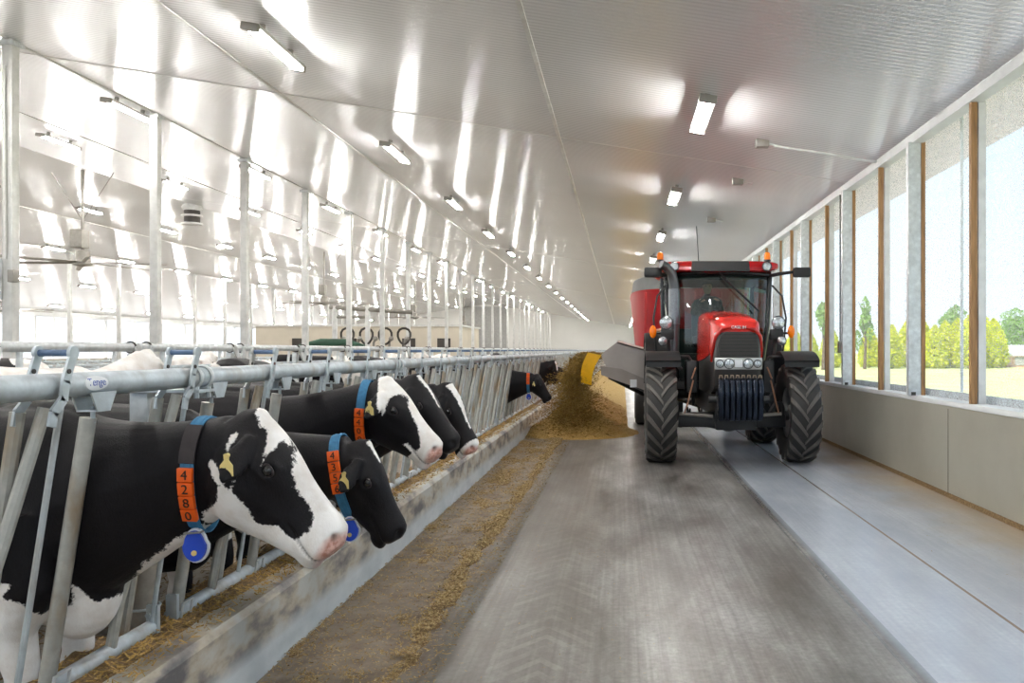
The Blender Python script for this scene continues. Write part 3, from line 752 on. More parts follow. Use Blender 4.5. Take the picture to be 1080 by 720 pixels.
def make_cow(name, label, poll, nose, yc, shoulder=(-2.12,1.0), yaw=0.0, sh_dy=0, L=.50, voxel=.010, white=None, group=None, hdscale=1.0, ear_drop=(.35,.55), neckfat=1.0, tag_side=-1, tag=True, throat=.0, headlow=1.0, tagof='', necks=None):
    """poll / nose: (x, z) of the crown and of the top of the muzzle; yaw turns the head to -y"""
    P = V((poll[0], yc, poll[1])); d2 = V((nose[0]-poll[0], 0, nose[1]-poll[1])); Lh = d2.length; d2.normalize()
    # turning the head about the vertical axis through the crown
    d = V((d2.x*math.cos(yaw), -abs(d2.x)*math.sin(yaw)-(0 if d2.x else 0), d2.z)).normalized()
    lat0 = V((math.sin(yaw), math.cos(yaw), 0)); lat = (lat0 - d*lat0.dot(d)).normalized()
    up = lat.cross(d); up = up if up.z > 0 or up.x > 0 else -up
    if up.x*d2.x < 0 and up.z < 0: up = -up
    if up.dot(V((0,0,1))) < 0: up = -up
    sc_ = Lh/.50*hdscale
    mb = MB(); R = []
    for (s, a, b, w) in HEADST:
        b = b*headlow; c = P + d*(s*Lh) + up*((a+b)/2*sc_); h = (a-b)/2*sc_
        R.append(superring(c, d, h, h, w*sc_, lat, p=.88, narrow=.34 if s < .8 else .15, up=up))
    mb.loft([r for r in R])
    # poll crest
    m = frame((0,0,0), d, lat, up)
    mb.ball(P + d*.015 - up*.022, (.038,.046,.036), 16, 10, m.to_3x3().to_4x4())
    mb.ball(P + d*.98*Lh + up*(-.185*sc_), (.06*sc_,.050*sc_,.036*sc_), 14, 8, m.to_3x3().to_4x4())     # lower lip and chin
    # ears
    for sgn in (-1, 1):
        e0 = P + d*.15*Lh + up*(-.045*sc_) + lat*(sgn*.080)
        ed = (lat*sgn*.66 + V((0,0,-ear_drop[0]*1.6)) - up*ear_drop[1]*.30).normalized(); wv = (d - ed*d.dot(ed)).normalized(); tv = ed.cross(wv)
        rr = []
        for (q, w_, th) in ((0,.026,.024),(.03,.030,.020),(.07,.045,.014),(.115,.050,.0125),(.155,.040,.012),(.185,.022,.011),(.20,.008,.008)):
            c = e0 + ed*q; ring = []
            for j in range(14):
                a = 2*PI*j/14; ring.append(c + wv*(w_*math.cos(a)) + tv*(th*math.sin(a) + .25*(w_*math.cos(a))**2/.05*(1 if sgn > 0 else -1)))
            rr.append(ring)
        mb.loft(rr)
    # neck
    A = V((shoulder[0], yc+sh_dy, shoulder[1])); Hc = P + d*.10*Lh - up*(.135*sc_)
    B = A + V((.30, 0, (Hc.z-A.z)*.28))
    ks = 9; secs = []
    for i in range(ks+1):
        t = i/ks; c = bez(A, B, Hc, t); tg = bezt(A, B, Hc, t)
        hu = lerp(.34, .125, t**.75); hd = lerp(.46, .165, t**.62)*lerp(1, neckfat, math.sin(PI*t)); w = lerp(.235, .098, t**.8)
        tt = (V((1,0,0))*(1-t)*.7 + tg*(.3+.7*t)).normalized()
        if necks:
            # explicit top and bottom for part of the neck
            hu, hd, c = necks(t, hu, hd, c)
        secs.append((c, tt, hu, hd, w))
    body = [(-1.80,1.12,.10,.13,.07),(-1.74,1.10,.24,.30,.18),(-1.58,1.08,.32,.40,.26),(-1.25,1.05,.355,.50,.31),(-.85,1.03,.34,.53,.325),(-.45,1.02,.335,.52,.31),(-.16,1.01,.34,.49,.27)]
    rings = []
    for (x, z, hu, hd, w) in body: rings.append(superring(V((shoulder[0]+x, yc+sh_dy, z + (shoulder[1]-1.0)*max(0, 1+x/1.0))), V((1,0,0)), hu, hd, w, V((0,1,0)), p=.8, narrow=.22))
    for (c, tt, hu, hd, w) in secs: rings.append(superring(c, tt, hu, hd, w, V((0,1,0)), p=.85, narrow=.22))
    mb.loft(rings)
    sx, sy, sz = A
    # withers, hips, brisket
    mb.ball((sx-.15,sy,1.27+(sz-1)), (.22,.07,.10)); mb.ball((sx-1.35,sy-.19,1.30), (.14,.08,.06)); mb.ball((sx-1.35,sy+.19,1.30), (.14,.08,.06)); mb.ball((sx+.0,sy,.70), (.15,.12,.20))
    for q in (-1,1):
        mb.tube([(sx-.12,sy+q*.19,1.0),(sx-.05,sy+q*.18,.76),(sx-.14,sy+q*.16,.58),(sx-.11,sy+q*.15,.42),(sx-.12,sy+q*.15,.36),(sx-.11,sy+q*.15,.16),(sx-.09,sy+q*.15,.10)], [.13,.11,.075,.056,.058,.036,.045], 14)
        mb.lathe([(.066,0),(.056,.08)], (sx-.07,sy+q*.15,.0), 'z', 14)
        mb.tube([(sx-1.45,sy+q*.2,1.1),(sx-1.38,sy+q*.22,.85),(sx-1.48,sy+q*.19,.66),(sx-1.66,sy+q*.17,.52),(sx-1.64,sy+q*.17,.42),(sx-1.58,sy+q*.17,.16),(sx-1.55,sy+q*.17,.10)], [.18,.17,.11,.062,.052,.040,.048], 14)
        mb.lathe([(.068,0),(.058,.08)], (sx-1.53,sy+q*.17,.0), 'z', 14)
    mb.ball((sx-1.25,sy,.60), (.24,.17,.17))
    mb.tube([(sx-1.74,sy,1.30),(sx-1.86,sy,1.2),(sx-1.90,sy,.9),(sx-1.88,sy,.55),(sx-1.88,sy,.40)], [.035,.028,.02,.03,.015], 10)
    me0 = mb.mesh('tmp'); o = bpy.data.objects.new('tmp', me0); COL.objects.link(o)
    md = o.modifiers.new('r', 'REMESH'); md.mode = 'VOXEL'; md.voxel_size = voxel; md.use_smooth_shade = True
    sm = o.modifiers.new('s', 'SMOOTH'); sm.factor = .6; sm.iterations = int(round(.045/voxel*1.0)); 
    dg = bpy.context.evaluated_depsgraph_get(); me = bpy.data.meshes.new_from_object(o.evaluated_get(dg)); bpy.data.objects.remove(o); bpy.data.meshes.remove(me0)
    me.name = name
    aw = me.attributes.new('white', 'FLOAT', 'POINT'); asn = me.attributes.new('skin', 'FLOAT', 'POINT'); ad = me.attributes.new('dark', 'FLOAT', 'POINT')
    W = [0.0]*len(me.vertices); S_ = [0.0]*len(W); D = [0.0]*len(W)
    eyeS, eyeV, eyeL = .40*Lh, -.062*sc_, .106*sc_
    nosS, nosV, nosL = 1.03*Lh, -.058*sc_, .042*sc_
    for i, v in enumerate(me.vertices):
        p = v.co; rel = p-P; s = rel.dot(d); vv = rel.dot(up); l = rel.dot(lat); off = V((0,0,0))
        if -.1 < s < Lh*1.25 and abs(l) < .14*sc_ and -.34*sc_ < vv < .06*sc_:
            al = abs(l); sg = 1 if l > 0 else -1
            # brow and eye socket
            de = math.sqrt((s-eyeS)**2 + (vv-eyeV)**2*1.3)
            if al > .05: 
                off += lat*sg*(.014*math.exp(-(de/.045)**2)) - lat*sg*(.016*math.exp(-(de/.018)**2))
                off += lat*sg*.009*math.exp(-((s-eyeS)**2/.0010 + (vv-eyeV-.030)**2/.00012)) + lat*sg*.005*math.exp(-((s-eyeS)**2/.0008 + (vv-eyeV+.027)**2/.00010))
                # cheek hollow ahead of the eye, jaw muscle below it
                off -= lat*sg*.010*math.exp(-((s-.62*Lh)**2/.006 + (vv+.12*sc_)**2/.0025))
                off += lat*sg*.010*math.exp(-((s-.28*Lh)**2/.008 + (vv+.22*sc_)**2/.004))
                D[i] = max(D[i], max(0, 1-de/.030)*1.6 if de < .030 else 0)
            dn = math.sqrt((s-nosS)**2 + ((vv-nosV)*1.0)**2 + (al-nosL)**2)
            off -= d*(.030*math.exp(-(dn/.019)**2)) + lat*sg*(.016*math.exp(-(dn/.020)**2))
            if dn < .020: D[i] = max(D[i], min(1, (0.020-dn)/.010))
            if s > .70*Lh:
                mv = -.150*sc_ + .04*(1.0-s/Lh)
                dm = abs(vv-mv); k = min(1, (s-.70*Lh)/.04)
                nrm = (lat*l + d*max(0,(s-.95*Lh))*1.2).normalized() if (abs(l) > .001) else d
                off -= nrm*(.010*k*math.exp(-(dm/.007)**2))
                if dm < .006: D[i] = max(D[i], k*.8*(1-dm/.006))
            # ridges along the muzzle skin
            S_[i] = max(0, min(1, (s-(.985*Lh+ abs(vv+.075)*.35))/.03))
            if vv < -.20*sc_: S_[i] *= .4
        v.co = p+off
        W[i] = white(p, s/Lh, vv/sc_, l/sc_) if white else -1.0
    aw.data.foreach_set('value', W); asn.data.foreach_set('value', S_); ad.data.foreach_set('value', [min(1, x) for x in D])
    ob = link(name, me, M['coat'], None, V((0,0,0)), smooth=180, label=label, cat='cow', group=group)
    # eyes
    for sg in (-1,1):
        c = P + d*eyeS + up*eyeV + lat*(sg*(eyeL-.0165)); e = MB(); e.ball(c, .0215, 16, 10); e.build('eye', M['eye'], ob)
        e = MB(); cc = c + lat*(sg*.008); e.tube([cc + d*(.0235*math.cos(a)) + up*(.0165*math.sin(a)) - lat*(sg*.006*abs(math.cos(a))) for a in [2*PI*j/20 for j in range(20)]], .0050, 8, closed=True); e.build('eyelid', M['lid'], ob)
    info = dict(P=P, d=d, up=up, lat=lat, Lh=Lh, sc=sc_, secs=secs, ob=ob, yc=yc)
    if tag:
        sg = tag_side; e0 = P + d*.15*Lh + up*(-.045*sc_) + lat*(sg*.080)
        ed = (lat*sg*.66 + V((0,0,-ear_drop[0]*1.6)) - up*ear_drop[1]*.30).normalized(); c = e0 + ed*.085 + V((-.020,-.052,.010))
        q = empty('ear_tag', c, label='pale yellow ear tag on '+tagof, cat='ear tag', group='yellow ear tags')
        mb = MB(); pts = [(-.010,.004),(-.008,-.016),(-.022,-.034),(-.024,-.072),(.024,-.072),(.022,-.034),(.008,-.016),(.010,.004)]
        mb.prism([tuple(c+V((x,0,z))) for x, z in pts], (0,-.004,0)); mb.build('flap', M['yellow_tag'], q)
        tx = text_mb('48', .022, .0005); place(tx, frame(c+V((-.01,-.0045,-.052)), V((1,0,.1)), V((0,0,1)), V((0,-1,0)))); tx.build('digits', M['digit'], q)
        mb = MB(); mb.tube([tuple(c+V((0,.01,0))), tuple(c+V((0,-.008,0)))], .008, 10); mb.build('stud', M['yellow_tag'], q)
    return info

from mathutils.bvhtree import BVHTree
def collar(info, x0, z0, label, digits=None, tags=4, lean=0.0, start=.30, tsize=.052, pendant=True, top_dark=True):
    if 'bvh' not in info:
        me = info['ob'].data; info['bvh'] = BVHTree.FromPolygons([v.co.copy() for v in me.vertices], [tuple(p.vertices) for p in me.polygons])
    bvh = info['bvh']; c = V((x0, info['yc']+.03, z0)); tg = V((1,0,-lean)).normalized(); lat = V((0,1,0)); up = V((lean,0,1)).normalized()
    prof = []
    for i in range(128):
        a = 2*PI*i/128; dr = lat*math.cos(a)+up*math.sin(a); h = bvh.ray_cast(c, dr, 1.2); prof.append((h[0]-c).length if h[0] else .25)
    prof = [sum(prof[(i+k) % 128] for k in range(-4,5))/9 for i in range(128)]
    root = empty('neck_collar', c, label=label, cat='collar')
    def pt(a, g):
        q = (a/(2*PI)*128) % 128; i = int(q); f = q-i; r_ = lerp(prof[i], prof[(i+1) % 128], f)+g
        return c + (lat*math.cos(a)+up*math.sin(a))*r_
    N = 64
    def band(a0, a1, g0, g1, wd, n=N, closed=False):
        mb = MB(); rings = []
        for i in range(n+ (0 if closed else 1)):
            a = a0+(a1-a0)*i/n; p0 = pt(a, g0); p1 = pt(a, g1); rings.append([p0-tg*wd/2, p0+tg*wd/2, p1+tg*wd/2, p1-tg*wd/2])
        if closed: rings.append(rings[0])
        mb.loft(rings, cap=not closed); return mb
    band(0, 2*PI, .006, .012, .048, closed=True).build('strap', M['strap'], root)
    for k in (-.012,.012):
        mb = MB(); mb.tube([pt(2*PI*i/N, .0125)+tg*k for i in range(N)], .0022, 5, closed=True); mb.build('strap_edge', M['strap'], root)
    # near side runs from a=90deg (top) through 180 (the -y side) to 270 (bottom)
    near = lambda f: PI/2+PI*f
    if top_dark: band(near(.12), near(.34), .010, .019, .056, 10).build('buckle', M['dark_strap'], root)
    f = start; zt = pt(near(start), .015)
    # number blocks along the near side, spaced by arc length
    M_ = 220; arc = [pt(near(i/M_), .016) for i in range(M_+1)]; acc = [0]
    for i in range(M_): acc.append(acc[-1]+(arc[i+1]-arc[i]).length)
    def at_len(s):
        for i in range(M_):
            if acc[i+1] >= s: 
                f = (s-acc[i])/(acc[i+1]-acc[i]); return arc[i].lerp(arc[i+1], f), (arc[i+1]-arc[i]).normalized()
        return arc[-1], (arc[-1]-arc[-2]).normalized()
    s0 = acc[int(start*M_)]
    for k in range(tags):
        p, dn = at_len(s0+tsize*(k+.5)); nrm = dn.cross(tg).normalized(); 
        if nrm.y > 0: nrm = -nrm
        m = frame(p, tg, -dn, nrm)
        mb = MB(); mb.box((-.027,-tsize/2+.0012,-.004),(.027,tsize/2-.0012,.014), m, bev=.003); b = mb.build('number_block', M['orange'], root)
        if digits:
            tx = text_mb(digits[k], .050, .0012); place(tx, m @ Matrix.Translation((0,-.001,.0148))); tx.build('digit', M['digit'], b)
    if pendant:
        p, dn = at_len(acc[-1]-.05); p = pt(near(.93), .02); nrm = V((0,-1,0)); dn = V((.08,0,-1)).normalized(); side = dn.cross(nrm).normalized()
        def ovl(sx, z0, z1, th, off):
            mb = MB(); poly = []
            for j in range(24):
                a = 2*PI*j/24; r_ = sx; x = r_*math.cos(a); z = r_*math.sin(a)*1.05
                poly.append(p + side*(x*(1 if z < .01 else .86)) - dn*(z*1.25) + dn*(z0) + nrm*off)
            mb.prism([tuple(q) for q in poly], tuple(nrm*th)); return mb
        ovl(.049, .050, 0, .014, .000).build('pendant_rim', M['white_plastic'], root)
        ovl(.043, .050, 0, .022, .004).build('pendant', M['blue'], root)
        mb = MB(); mb.lathe([(.004,0),(.010,.0),(.010,.004),(.004,.004)], (0,0,0), 'z', 16); place(mb, frame(p+dn*.075+nrm*.026, side, dn, nrm)); mb.build('eyelet', M['yellow_tag'], root)
        mb = MB(); mb.tube([p+side*-.03+nrm*.01, p+side*-.03+nrm*.03, p+side*.03+nrm*.03, p+side*.03+nrm*.01], .004, 6); mb.build('loop', M['steel'], root)
    return root

def XZ(pts, sc, y0=369): return [((x-656)/sc, 1.6-(y-y0)/sc) for x, y in pts]
# --- cow 4280
SC1 = 290.0
w1 = [XZ(q, SC1) for q in (
 [(262,428),(268,420),(280,420),(296,428),(314,452),(332,488),(358,525),(395,556),(395,610),(320,612),(250,600),(205,600),(180,600),(168,580),(196,566),(213,560),(205,551),(209,541),(222,533),(233,524),(235,512),(240,507),(248,513),(254,505),(254,517),(262,528),(268,545),(276,553),(296,555),(313,567),(329,559),(332,541),(323,526),(311,513),(309,492),(305,474),(295,466),(287,475),(281,490),(283,478),(281,456),(272,449),(266,437)],
 [(222,488),(228,483),(240,500),(238,512),(229,502)],
 [(243,461),(251,457),(250,465),(246,474),(242,470)],
 [(205,556),(210,600),(150,625),(110,700),(60,760),(-160,760),(-160,625),(-20,618),(10,606),(25,602),(45,604),(36,617),(50,624),(56,640),(72,640),(77,616),(84,628),(88,638),(102,640),(112,630),(135,603),(170,576)],
)]
def white1(p, s, v, l):
    q = (p.x, p.z); w = max(poly_sd(q, k) for k in w1[:3])
    wb = poly_sd(q, w1[3]); w = max(w, wb)
    if p.x < -2.6: w = max(w, .05*math.sin(p.x*5.1)+.55-p.z)
    return w
c1 = make_cow('cow', 'black and white cow wearing collar number 4280, nearest in the headlocks', (-1.345,1.375), (-1.0,.965), 3.0, shoulder=(-2.06,1.04), sh_dy=.07, yaw=.12, voxel=.0085, white=white1, group='holstein cows feeding through the headlocks', headlow=1.05, tagof='cow 4280', neckfat=1.06)
collar(c1, -1.57, 1.12, 'blue neck collar with orange number blocks 4280 and a blue pendant', '4280', start=.37, lean=.04)
# --- cow 4356
def blaze(width, s0, s1, nose=False, taper=.5, belly=True):
    def f(p, s, v, l):
        w = -1.0
        if -.3 < s < 1.25 and abs(l) < .2 and v > -.11:
            ww = width*(1-taper*max(0, min(1, (s-s0)/(s1-s0))))
            w = min(ww-abs(l), s-s0+.02, (s1-s)*.5) if v > -.09 else -.02
        if nose and s > .8 and abs(l) < .2: w = max(w, (s-.97+.3*(v+.12))*.5)
        if belly and p.x < -2.25: w = max(w, .52-p.z)
        return w
    return f
c2 = make_cow('cow', 'black cow wearing collar number 4356, head lowered over the curb', (-1.262,1.145), (-1.052,.735), 4.0, shoulder=(-2.16,.97), yaw=.10, voxel=.010, white=blaze(.026,.02,.26,taper=.7), group='holstein cows feeding through the headlocks', headlow=.93, tagof='cow 4356', neckfat=.9)
collar(c2, -1.375, .96, 'blue neck collar with orange number blocks 4356', '4356', start=.22, lean=-.16, top_dark=False)
# --- cow 4400
SC3 = 178.0
w3 = [XZ(q, SC3) for q in (
 [(400,392),(412,386),(424,392),(433,408),(449,432),(480,460),(482,492),(420,492),(395,486),(392,480),(420,481),(436,480),(441,474),(432,466),(436,464),(446,472),(452,468),(448,450),(437,428),(433,417),(425,414),(417,418),(415,432),(411,436),(408,424),(404,408)],
 [(360,484),(395,478),(400,500),(330,520),(300,560),(200,560),(250,520),(300,510)],)]
def white3(p, s, v, l):
    q = (p.x, p.z); return max(poly_sd(q, w3[0]), poly_sd(q, w3[1]))
c3 = make_cow('cow', 'black and white cow wearing collar number 4400, broad white blaze', (-1.375,1.44), (-1.015,1.08), 4.74, shoulder=(-2.16,1.02), yaw=.30, voxel=.010, white=white3, group='holstein cows feeding through the headlocks', headlow=.97, tagof='cow 4400', neckfat=.9)
collar(c3, -1.51, 1.20, 'blue-grey neck collar with orange number blocks 4400', '4400', start=.36, lean=.06, top_dark=False)
c4 = make_cow('cow', 'black cow with a narrow white forehead streak, fourth in the headlocks', (-1.40,1.43), (-1.06,1.03), 5.50, shoulder=(-2.16,1.02), yaw=.35, voxel=.012, white=blaze(.026,.04,.55,taper=.9), group='holstein cows feeding through the headlocks', tag=False, headlow=.9)
c5 = make_cow('cow', 'black cow with a tapering white blaze and pale muzzle, fifth in the headlocks', (-1.33,1.34), (-1.07,.90), 6.25, shoulder=(-2.16,1.0), yaw=.40, voxel=.012, white=blaze(.045,.03,.75,True,.85), group='holstein cows feeding through the headlocks', tag=False, headlow=.9)
c6 = make_cow('cow', 'lone black cow reaching out far along the curb, orange and blue collar', (-1.45,1.18), (-1.20,.80), 14.0, shoulder=(-2.14,1.0), yaw=.25, voxel=.018, white=blaze(.0,.3,.31), group='holstein cows feeding through the headlocks', headlow=.9, tagof='the lone black cow far along the curb')
collar(c6, -1.62, 1.03, 'narrow neck collar, orange above and blue below, with a blue pendant', None, tags=4, start=.15, top_dark=False)
c7 = make_cow('cow', 'black cow with raised head beside the falling feed', (-1.55,1.35), (-1.42,.88), 18.7, yaw=.5, voxel=.022, white=blaze(.03,.05,.5), group='holstein cows feeding through the headlocks', tag=False)
c8 = make_cow('cow', 'black cow with white muzzle, head down next to the falling feed', (-1.45,1.10), (-1.22,.72), 21.0, yaw=.5, voxel=.022, white=blaze(.05,.05,.9,True), group='holstein cows feeding through the headlocks', tag=False)
c9 = make_cow('cow', 'black and white cow seen just under the yellow spout', (-1.2,1.42), (-.92,1.02), 29.0, shoulder=(-2.0,1.0), yaw=.6, voxel=.025, white=blaze(.06,.0,.95,True,.2), group='holstein cows feeding through the headlocks', tag=False)
# --- cows inside the pen: one neutral animal, turned and placed
def whiteA(p, s, v, l):
    w = noise.noise(V((p.x*1.3, p.y*.8+3, p.z*1.1)))*.4
    return max(min(.2, w + (.06 if p.z < .7 else -.02)), (p.z-1.18)*.5+w*.4)
def whiteB(p, s, v, l):
    return noise.noise(V((p.x*1.5+7, p.y*1.0, p.z*1.4)))*.4-.04
cA = make_cow('cow', 'a', (-1.2,1.5), (-.92,1.1), 0, shoulder=(-2.1,1.0), voxel=.02, white=whiteA, tag=False)['ob']
cB = make_cow('cow', 'b', (-1.3,1.2), (-1.05,.78), 0, shoulder=(-2.1,1.0), voxel=.02, white=whiteB, tag=False)['ob']
for src in (cA, cB):
    src.data.transform(Matrix.Translation((2.9,0,0)))
    for k in kids(src): k.data.transform(Matrix.Translation((2.9,0,0)))
first = {id(cA): True, id(cB): True}
for i, (src, x, y, rot, lab) in enumerate((
  (cA, -4.8, 6.35, PI*.5, 'white-backed cow standing along the pen rail behind cow 4280'),
  (cB, -4.9, 10.6, PI*.55, 'dark cow standing in the pen behind the first headlocks, seen above the rail'),
  (cB, -7.8, 9.6, PI*1.45, 'dark cow beyond the pen rail, its back seen under the pipe'),
  (cA, -7.6, 14.2, PI*.6, 'patched cow beyond the pen rail next to the second white roof post'),
  (cB, -4.8, 15.4, PI*.5, 'dark cow standing in the pen behind cow 4400'),
  (cA, -4.8, 21, -PI*.5, 'patched cow walking in the pen behind the empty headlocks'),
  (cB, -7.4, 19.5, PI*.2, 'dark cow beyond the pen rail behind cow 4356'),
  (cB, -4.3, 28, PI*.5, 'dark cow far back in the pen behind the lone collared cow'),
  (cA, -7.6, 27, PI*.5, 'patched cow far back beyond the pen rail'),
  )):
    k = id(src); o = src if first[k] else copy_tree(src); first[k] = False
    o.location = (x,y,0); o.rotation_euler = (0,0,rot); o.scale = (1.07,)*3; tag(o, lab, 'cow', 'holstein cows standing in the pen')
# ---------------------------------------------------------------- tractor
TX, TY = 1.535, 11.6
def T(x, y, z): return (TX+x, TY+y, z)
tr = empty('tractor', (TX,TY,0), label='red tractor with black cab frame and lug tyres driving towards the camera', cat='tractor')
def wheel(x, y, R, W, Rr, nl, nm):
    """tyre about the x axis with herringbone lugs"""
    c = T(x, y, R)
    h = W/2
    prof = [(Rr,-h*.70),(Rr+.02,-h*.84),(R*.80,-h*1.0),(R*.915,-h*.97),(R*.95,-h*.86),(R*.962,-h*.45),(R*.966,0),(R*.962,h*.45),(R*.95,h*.86),(R*.915,h*.97),(R*.80,h*1.0),(Rr+.02,h*.84),(Rr,h*.70)]
    mb = MB(); mb.lathe(prof, c, 'x', 64, cap=False); ty = mb.build(nm, M['rubber'], tr, smooth=50)
    def sp(a, xx, rad): return V((c[0]+xx, c[1]+rad*math.sin(a)*-1, c[2]+rad*math.cos(a)))
    for side in (-1, 1):
        mb = MB()
        for k in range(nl):
            a0 = 2*PI*(k+(.5 if side > 0 else 0))/nl; pts = []
            for q in range(6):
                f = q/5; xx = side*lerp(-h*.06, h*1.0, f); a = a0 - (f**.9)*.42*(1.0 if True else 1) ; pts.append((a, xx, f))
            rings = []
            for a, xx, f in pts:
                wd = lerp(.034, .05, f)/R/1.0; sl = R*(.955 if f < .85 else .93); top = R*(1.0 if f < .85 else .965)
                rings.append([sp(a-wd, xx, sl), sp(a+wd, xx, sl), sp(a+wd*.75, xx, top), sp(a-wd*.75, xx, top)])
            # shoulder end of the lug down the sidewall
            a, xx, f = pts[-1]; rings.append([sp(a-.04-.03, side*h*1.0, R*.84), sp(a-.04+.03, side*h*1.0, R*.84), sp(a-.04+.03, side*h*1.03, R*.90), sp(a-.04-.03, side*h*1.03, R*.90)])
            mb.loft(rings)
        mb.build('lug_row', M['rubber_worn'], ty, smooth=0)
    mb = MB(); mb.lathe([(Rr,-h*.7),(Rr-.03,-h*.6),(Rr-.05,-.02),(Rr*.45,.03),(.10,.05),(.10,-.05),(Rr*.45,-.0),(Rr-.03,-.05),(Rr-.02,h*.6),(Rr,h*.7)], c, 'x', 40, cap=False)
    mb.lathe([(.001,-.12),(.11,-.12),(.13,.0),(.11,.12),(.001,.12)], c, 'x', 20, cap=False)
    for j in range(8): a = 2*PI*j/8; mb.ball((c[0], c[1]+.17*math.cos(a), c[2]+.17*math.sin(a)), (.07,.018,.018), 8, 6)
    mb.build('wheel_rim', M['rim'], ty)
    return ty
for s_ in (-1, 1):
    wheel(s_*.985, 0, .70, .42, .36, 19, 'front_tyre')
    wheel(s_*.90, 2.55, .88, .46, .50, 21, 'rear_tyre')
# chassis and axles
mb = MB(); mb.box(T(-.22,-.75,.62), T(.22,3.0,1.0), bev=.03); mb.build('chassis', M['black'], tr)
mb = MB(); mb.tube([T(-.86,0,.66),T(-.55,0,.62),T(-.2,0,.60),T(.2,0,.60),T(.55,0,.62),T(.86,0,.66)], [.07,.085,.13,.13,.085,.07], 12); mb.box(T(-.80,-.12,.50), T(.80,-.04,.68), bev=.02)
mb.ball(T(0,-.02,.58), (.19,.17,.15)); mb.build('front_axle', M['black'], tr)
mb = MB(); mb.tube([T(-.9,2.55,.88),T(.9,2.55,.88)], .13, 14); mb.build('rear_axle', M['black'], tr)
for s_ in (-1, 1):
    mb = MB(); mb.tube([T(s_*.25,-.18,.66),T(s_*.72,-.20,.70)], .026, 10); mb.build('steering_rod', M['steel'], tr)
    mb = MB(); mb.ball(T(s_*.74,0,.70), (.07,.14,.17)); mb.tube([T(s_*.70,-.12,.86),T(s_*.70,-.05,.5)], .035, 8); mb.build('wheel_knuckle', M['black'], tr)
    # front mudguards, a curved plate over the wheel
    mb = MB(); rings = []; x0, x1 = s_*.72, s_*1.20
    for j in range(13):
        a = -.55+1.65*j/12; R_ = .86
        y_, z_ = R_*math.sin(a), .70+R_*math.cos(a)
        rings.append([V(T(x0,y_,z_)), V(T(x1,y_,z_)), V(T(x1,y_*1.03,z_+.025)), V(T(x0,y_*1.03,z_+.025))])
    mb.loft(rings); a = -.55
    f_ = mb.build('front_mudguard', M['black'], tr)
    mb = MB(); y_, z_ = .86*math.sin(-.55), .70+.86*math.cos(-.55); mb.prism([T(x0,y_,z_-.07),T(x1,y_,z_-.07),T(x1,y_,z_+.02),T(x0,y_,z_+.02)], (0,.02,0)); mb.build('front_lip', M['black'], f_)
    mb = MB(); pts = [T(s_*.50,.05,.8),T(s_*.52,.02,1.1),T(s_*.50,-.0,1.38),T(s_*.58,.0,1.50),T(s_*.90,0,1.52)]
    mb.tube(pts, .028, 8); mb.build('mudguard_stay', M['black'], f_)
    # rear mudguards in red
    mb = MB(); rings = []
    for j in range(13):
        a = -1.25+2.2*j/12; R_ = .99; y_, z_ = 2.55+R_*math.sin(a), .88+R_*math.cos(a)
        rings.append([V(T(s_*.62,y_,z_)), V(T(s_*1.14,y_,z_)), V(T(s_*1.14,y_,z_+.03)), V(T(s_*.62,y_,z_+.03))])
    mb.loft(rings); mb.build('rear_mudguard', M['black'], tr)
# bonnet: lofted, rounded on top, narrowing to the nose
def bonnet_ring(y, w, zt, zb, k=.26, n=20):
    pts = []
    for j in range(n+1):
        a = PI*j/n; ca = math.cos(a); sa = math.sin(a)
        pts.append(V(T(math.copysign(abs(ca)**.55, ca)*w, y, zb + (zt-zb)*((1-k)*min(1, sa*3) + k*abs(sa)**.8) if sa > 1e-6 else zb)))
    return pts
mb = MB(); prof = [(-.93,.22,1.88,1.70),(-.90,.27,1.96,1.64),(-.80,.315,2.02,1.60),(-.55,.335,2.07,1.54),(0,.35,2.13,1.48),(.55,.36,2.18,1.44),(.95,.365,2.20,1.43)]
mb.loft([bonnet_ring(*p) for p in prof]); hood = mb.build('bonnet', M['red_hood'], tr, smooth=60)
mb = MB(); prof = [(-.97,.26,1.875,1.28),(-.93,.30,1.90,1.16),(-.85,.318,1.92,1.06),(-.5,.33,1.88,1.0),(.9,.345,1.83,1.0)]
mb.loft([bonnet_ring(p[0],p[1],p[2]-.06,p[3],.08) for p in prof]); nose = mb.build('grille_housing', simple('grille_dark', rgb(44,42,42), .35), tr, smooth=60)
# grille mesh in front
mb = MB(); y_ = -.985
mb.prism([T(-.25,y_,1.50),T(.25,y_,1.50),T(.27,y_,1.66),T(.24,y_,1.78),T(.17,y_,1.84),T(-.17,y_,1.84),T(-.24,y_,1.78),T(-.27,y_,1.66)], (0,.02,0)); g = mb.build('grille_screen', simple('grille_mesh', rgb(62,60,58), .5, .3, .2, 120), tr)
for k in range(7):
    mb = MB(); z_ = 1.53+.045*k; mb.box(T(-.245,y_-.008,z_), T(.245,y_,z_+.008)); mb.build('grille_bar', M['black'], g)
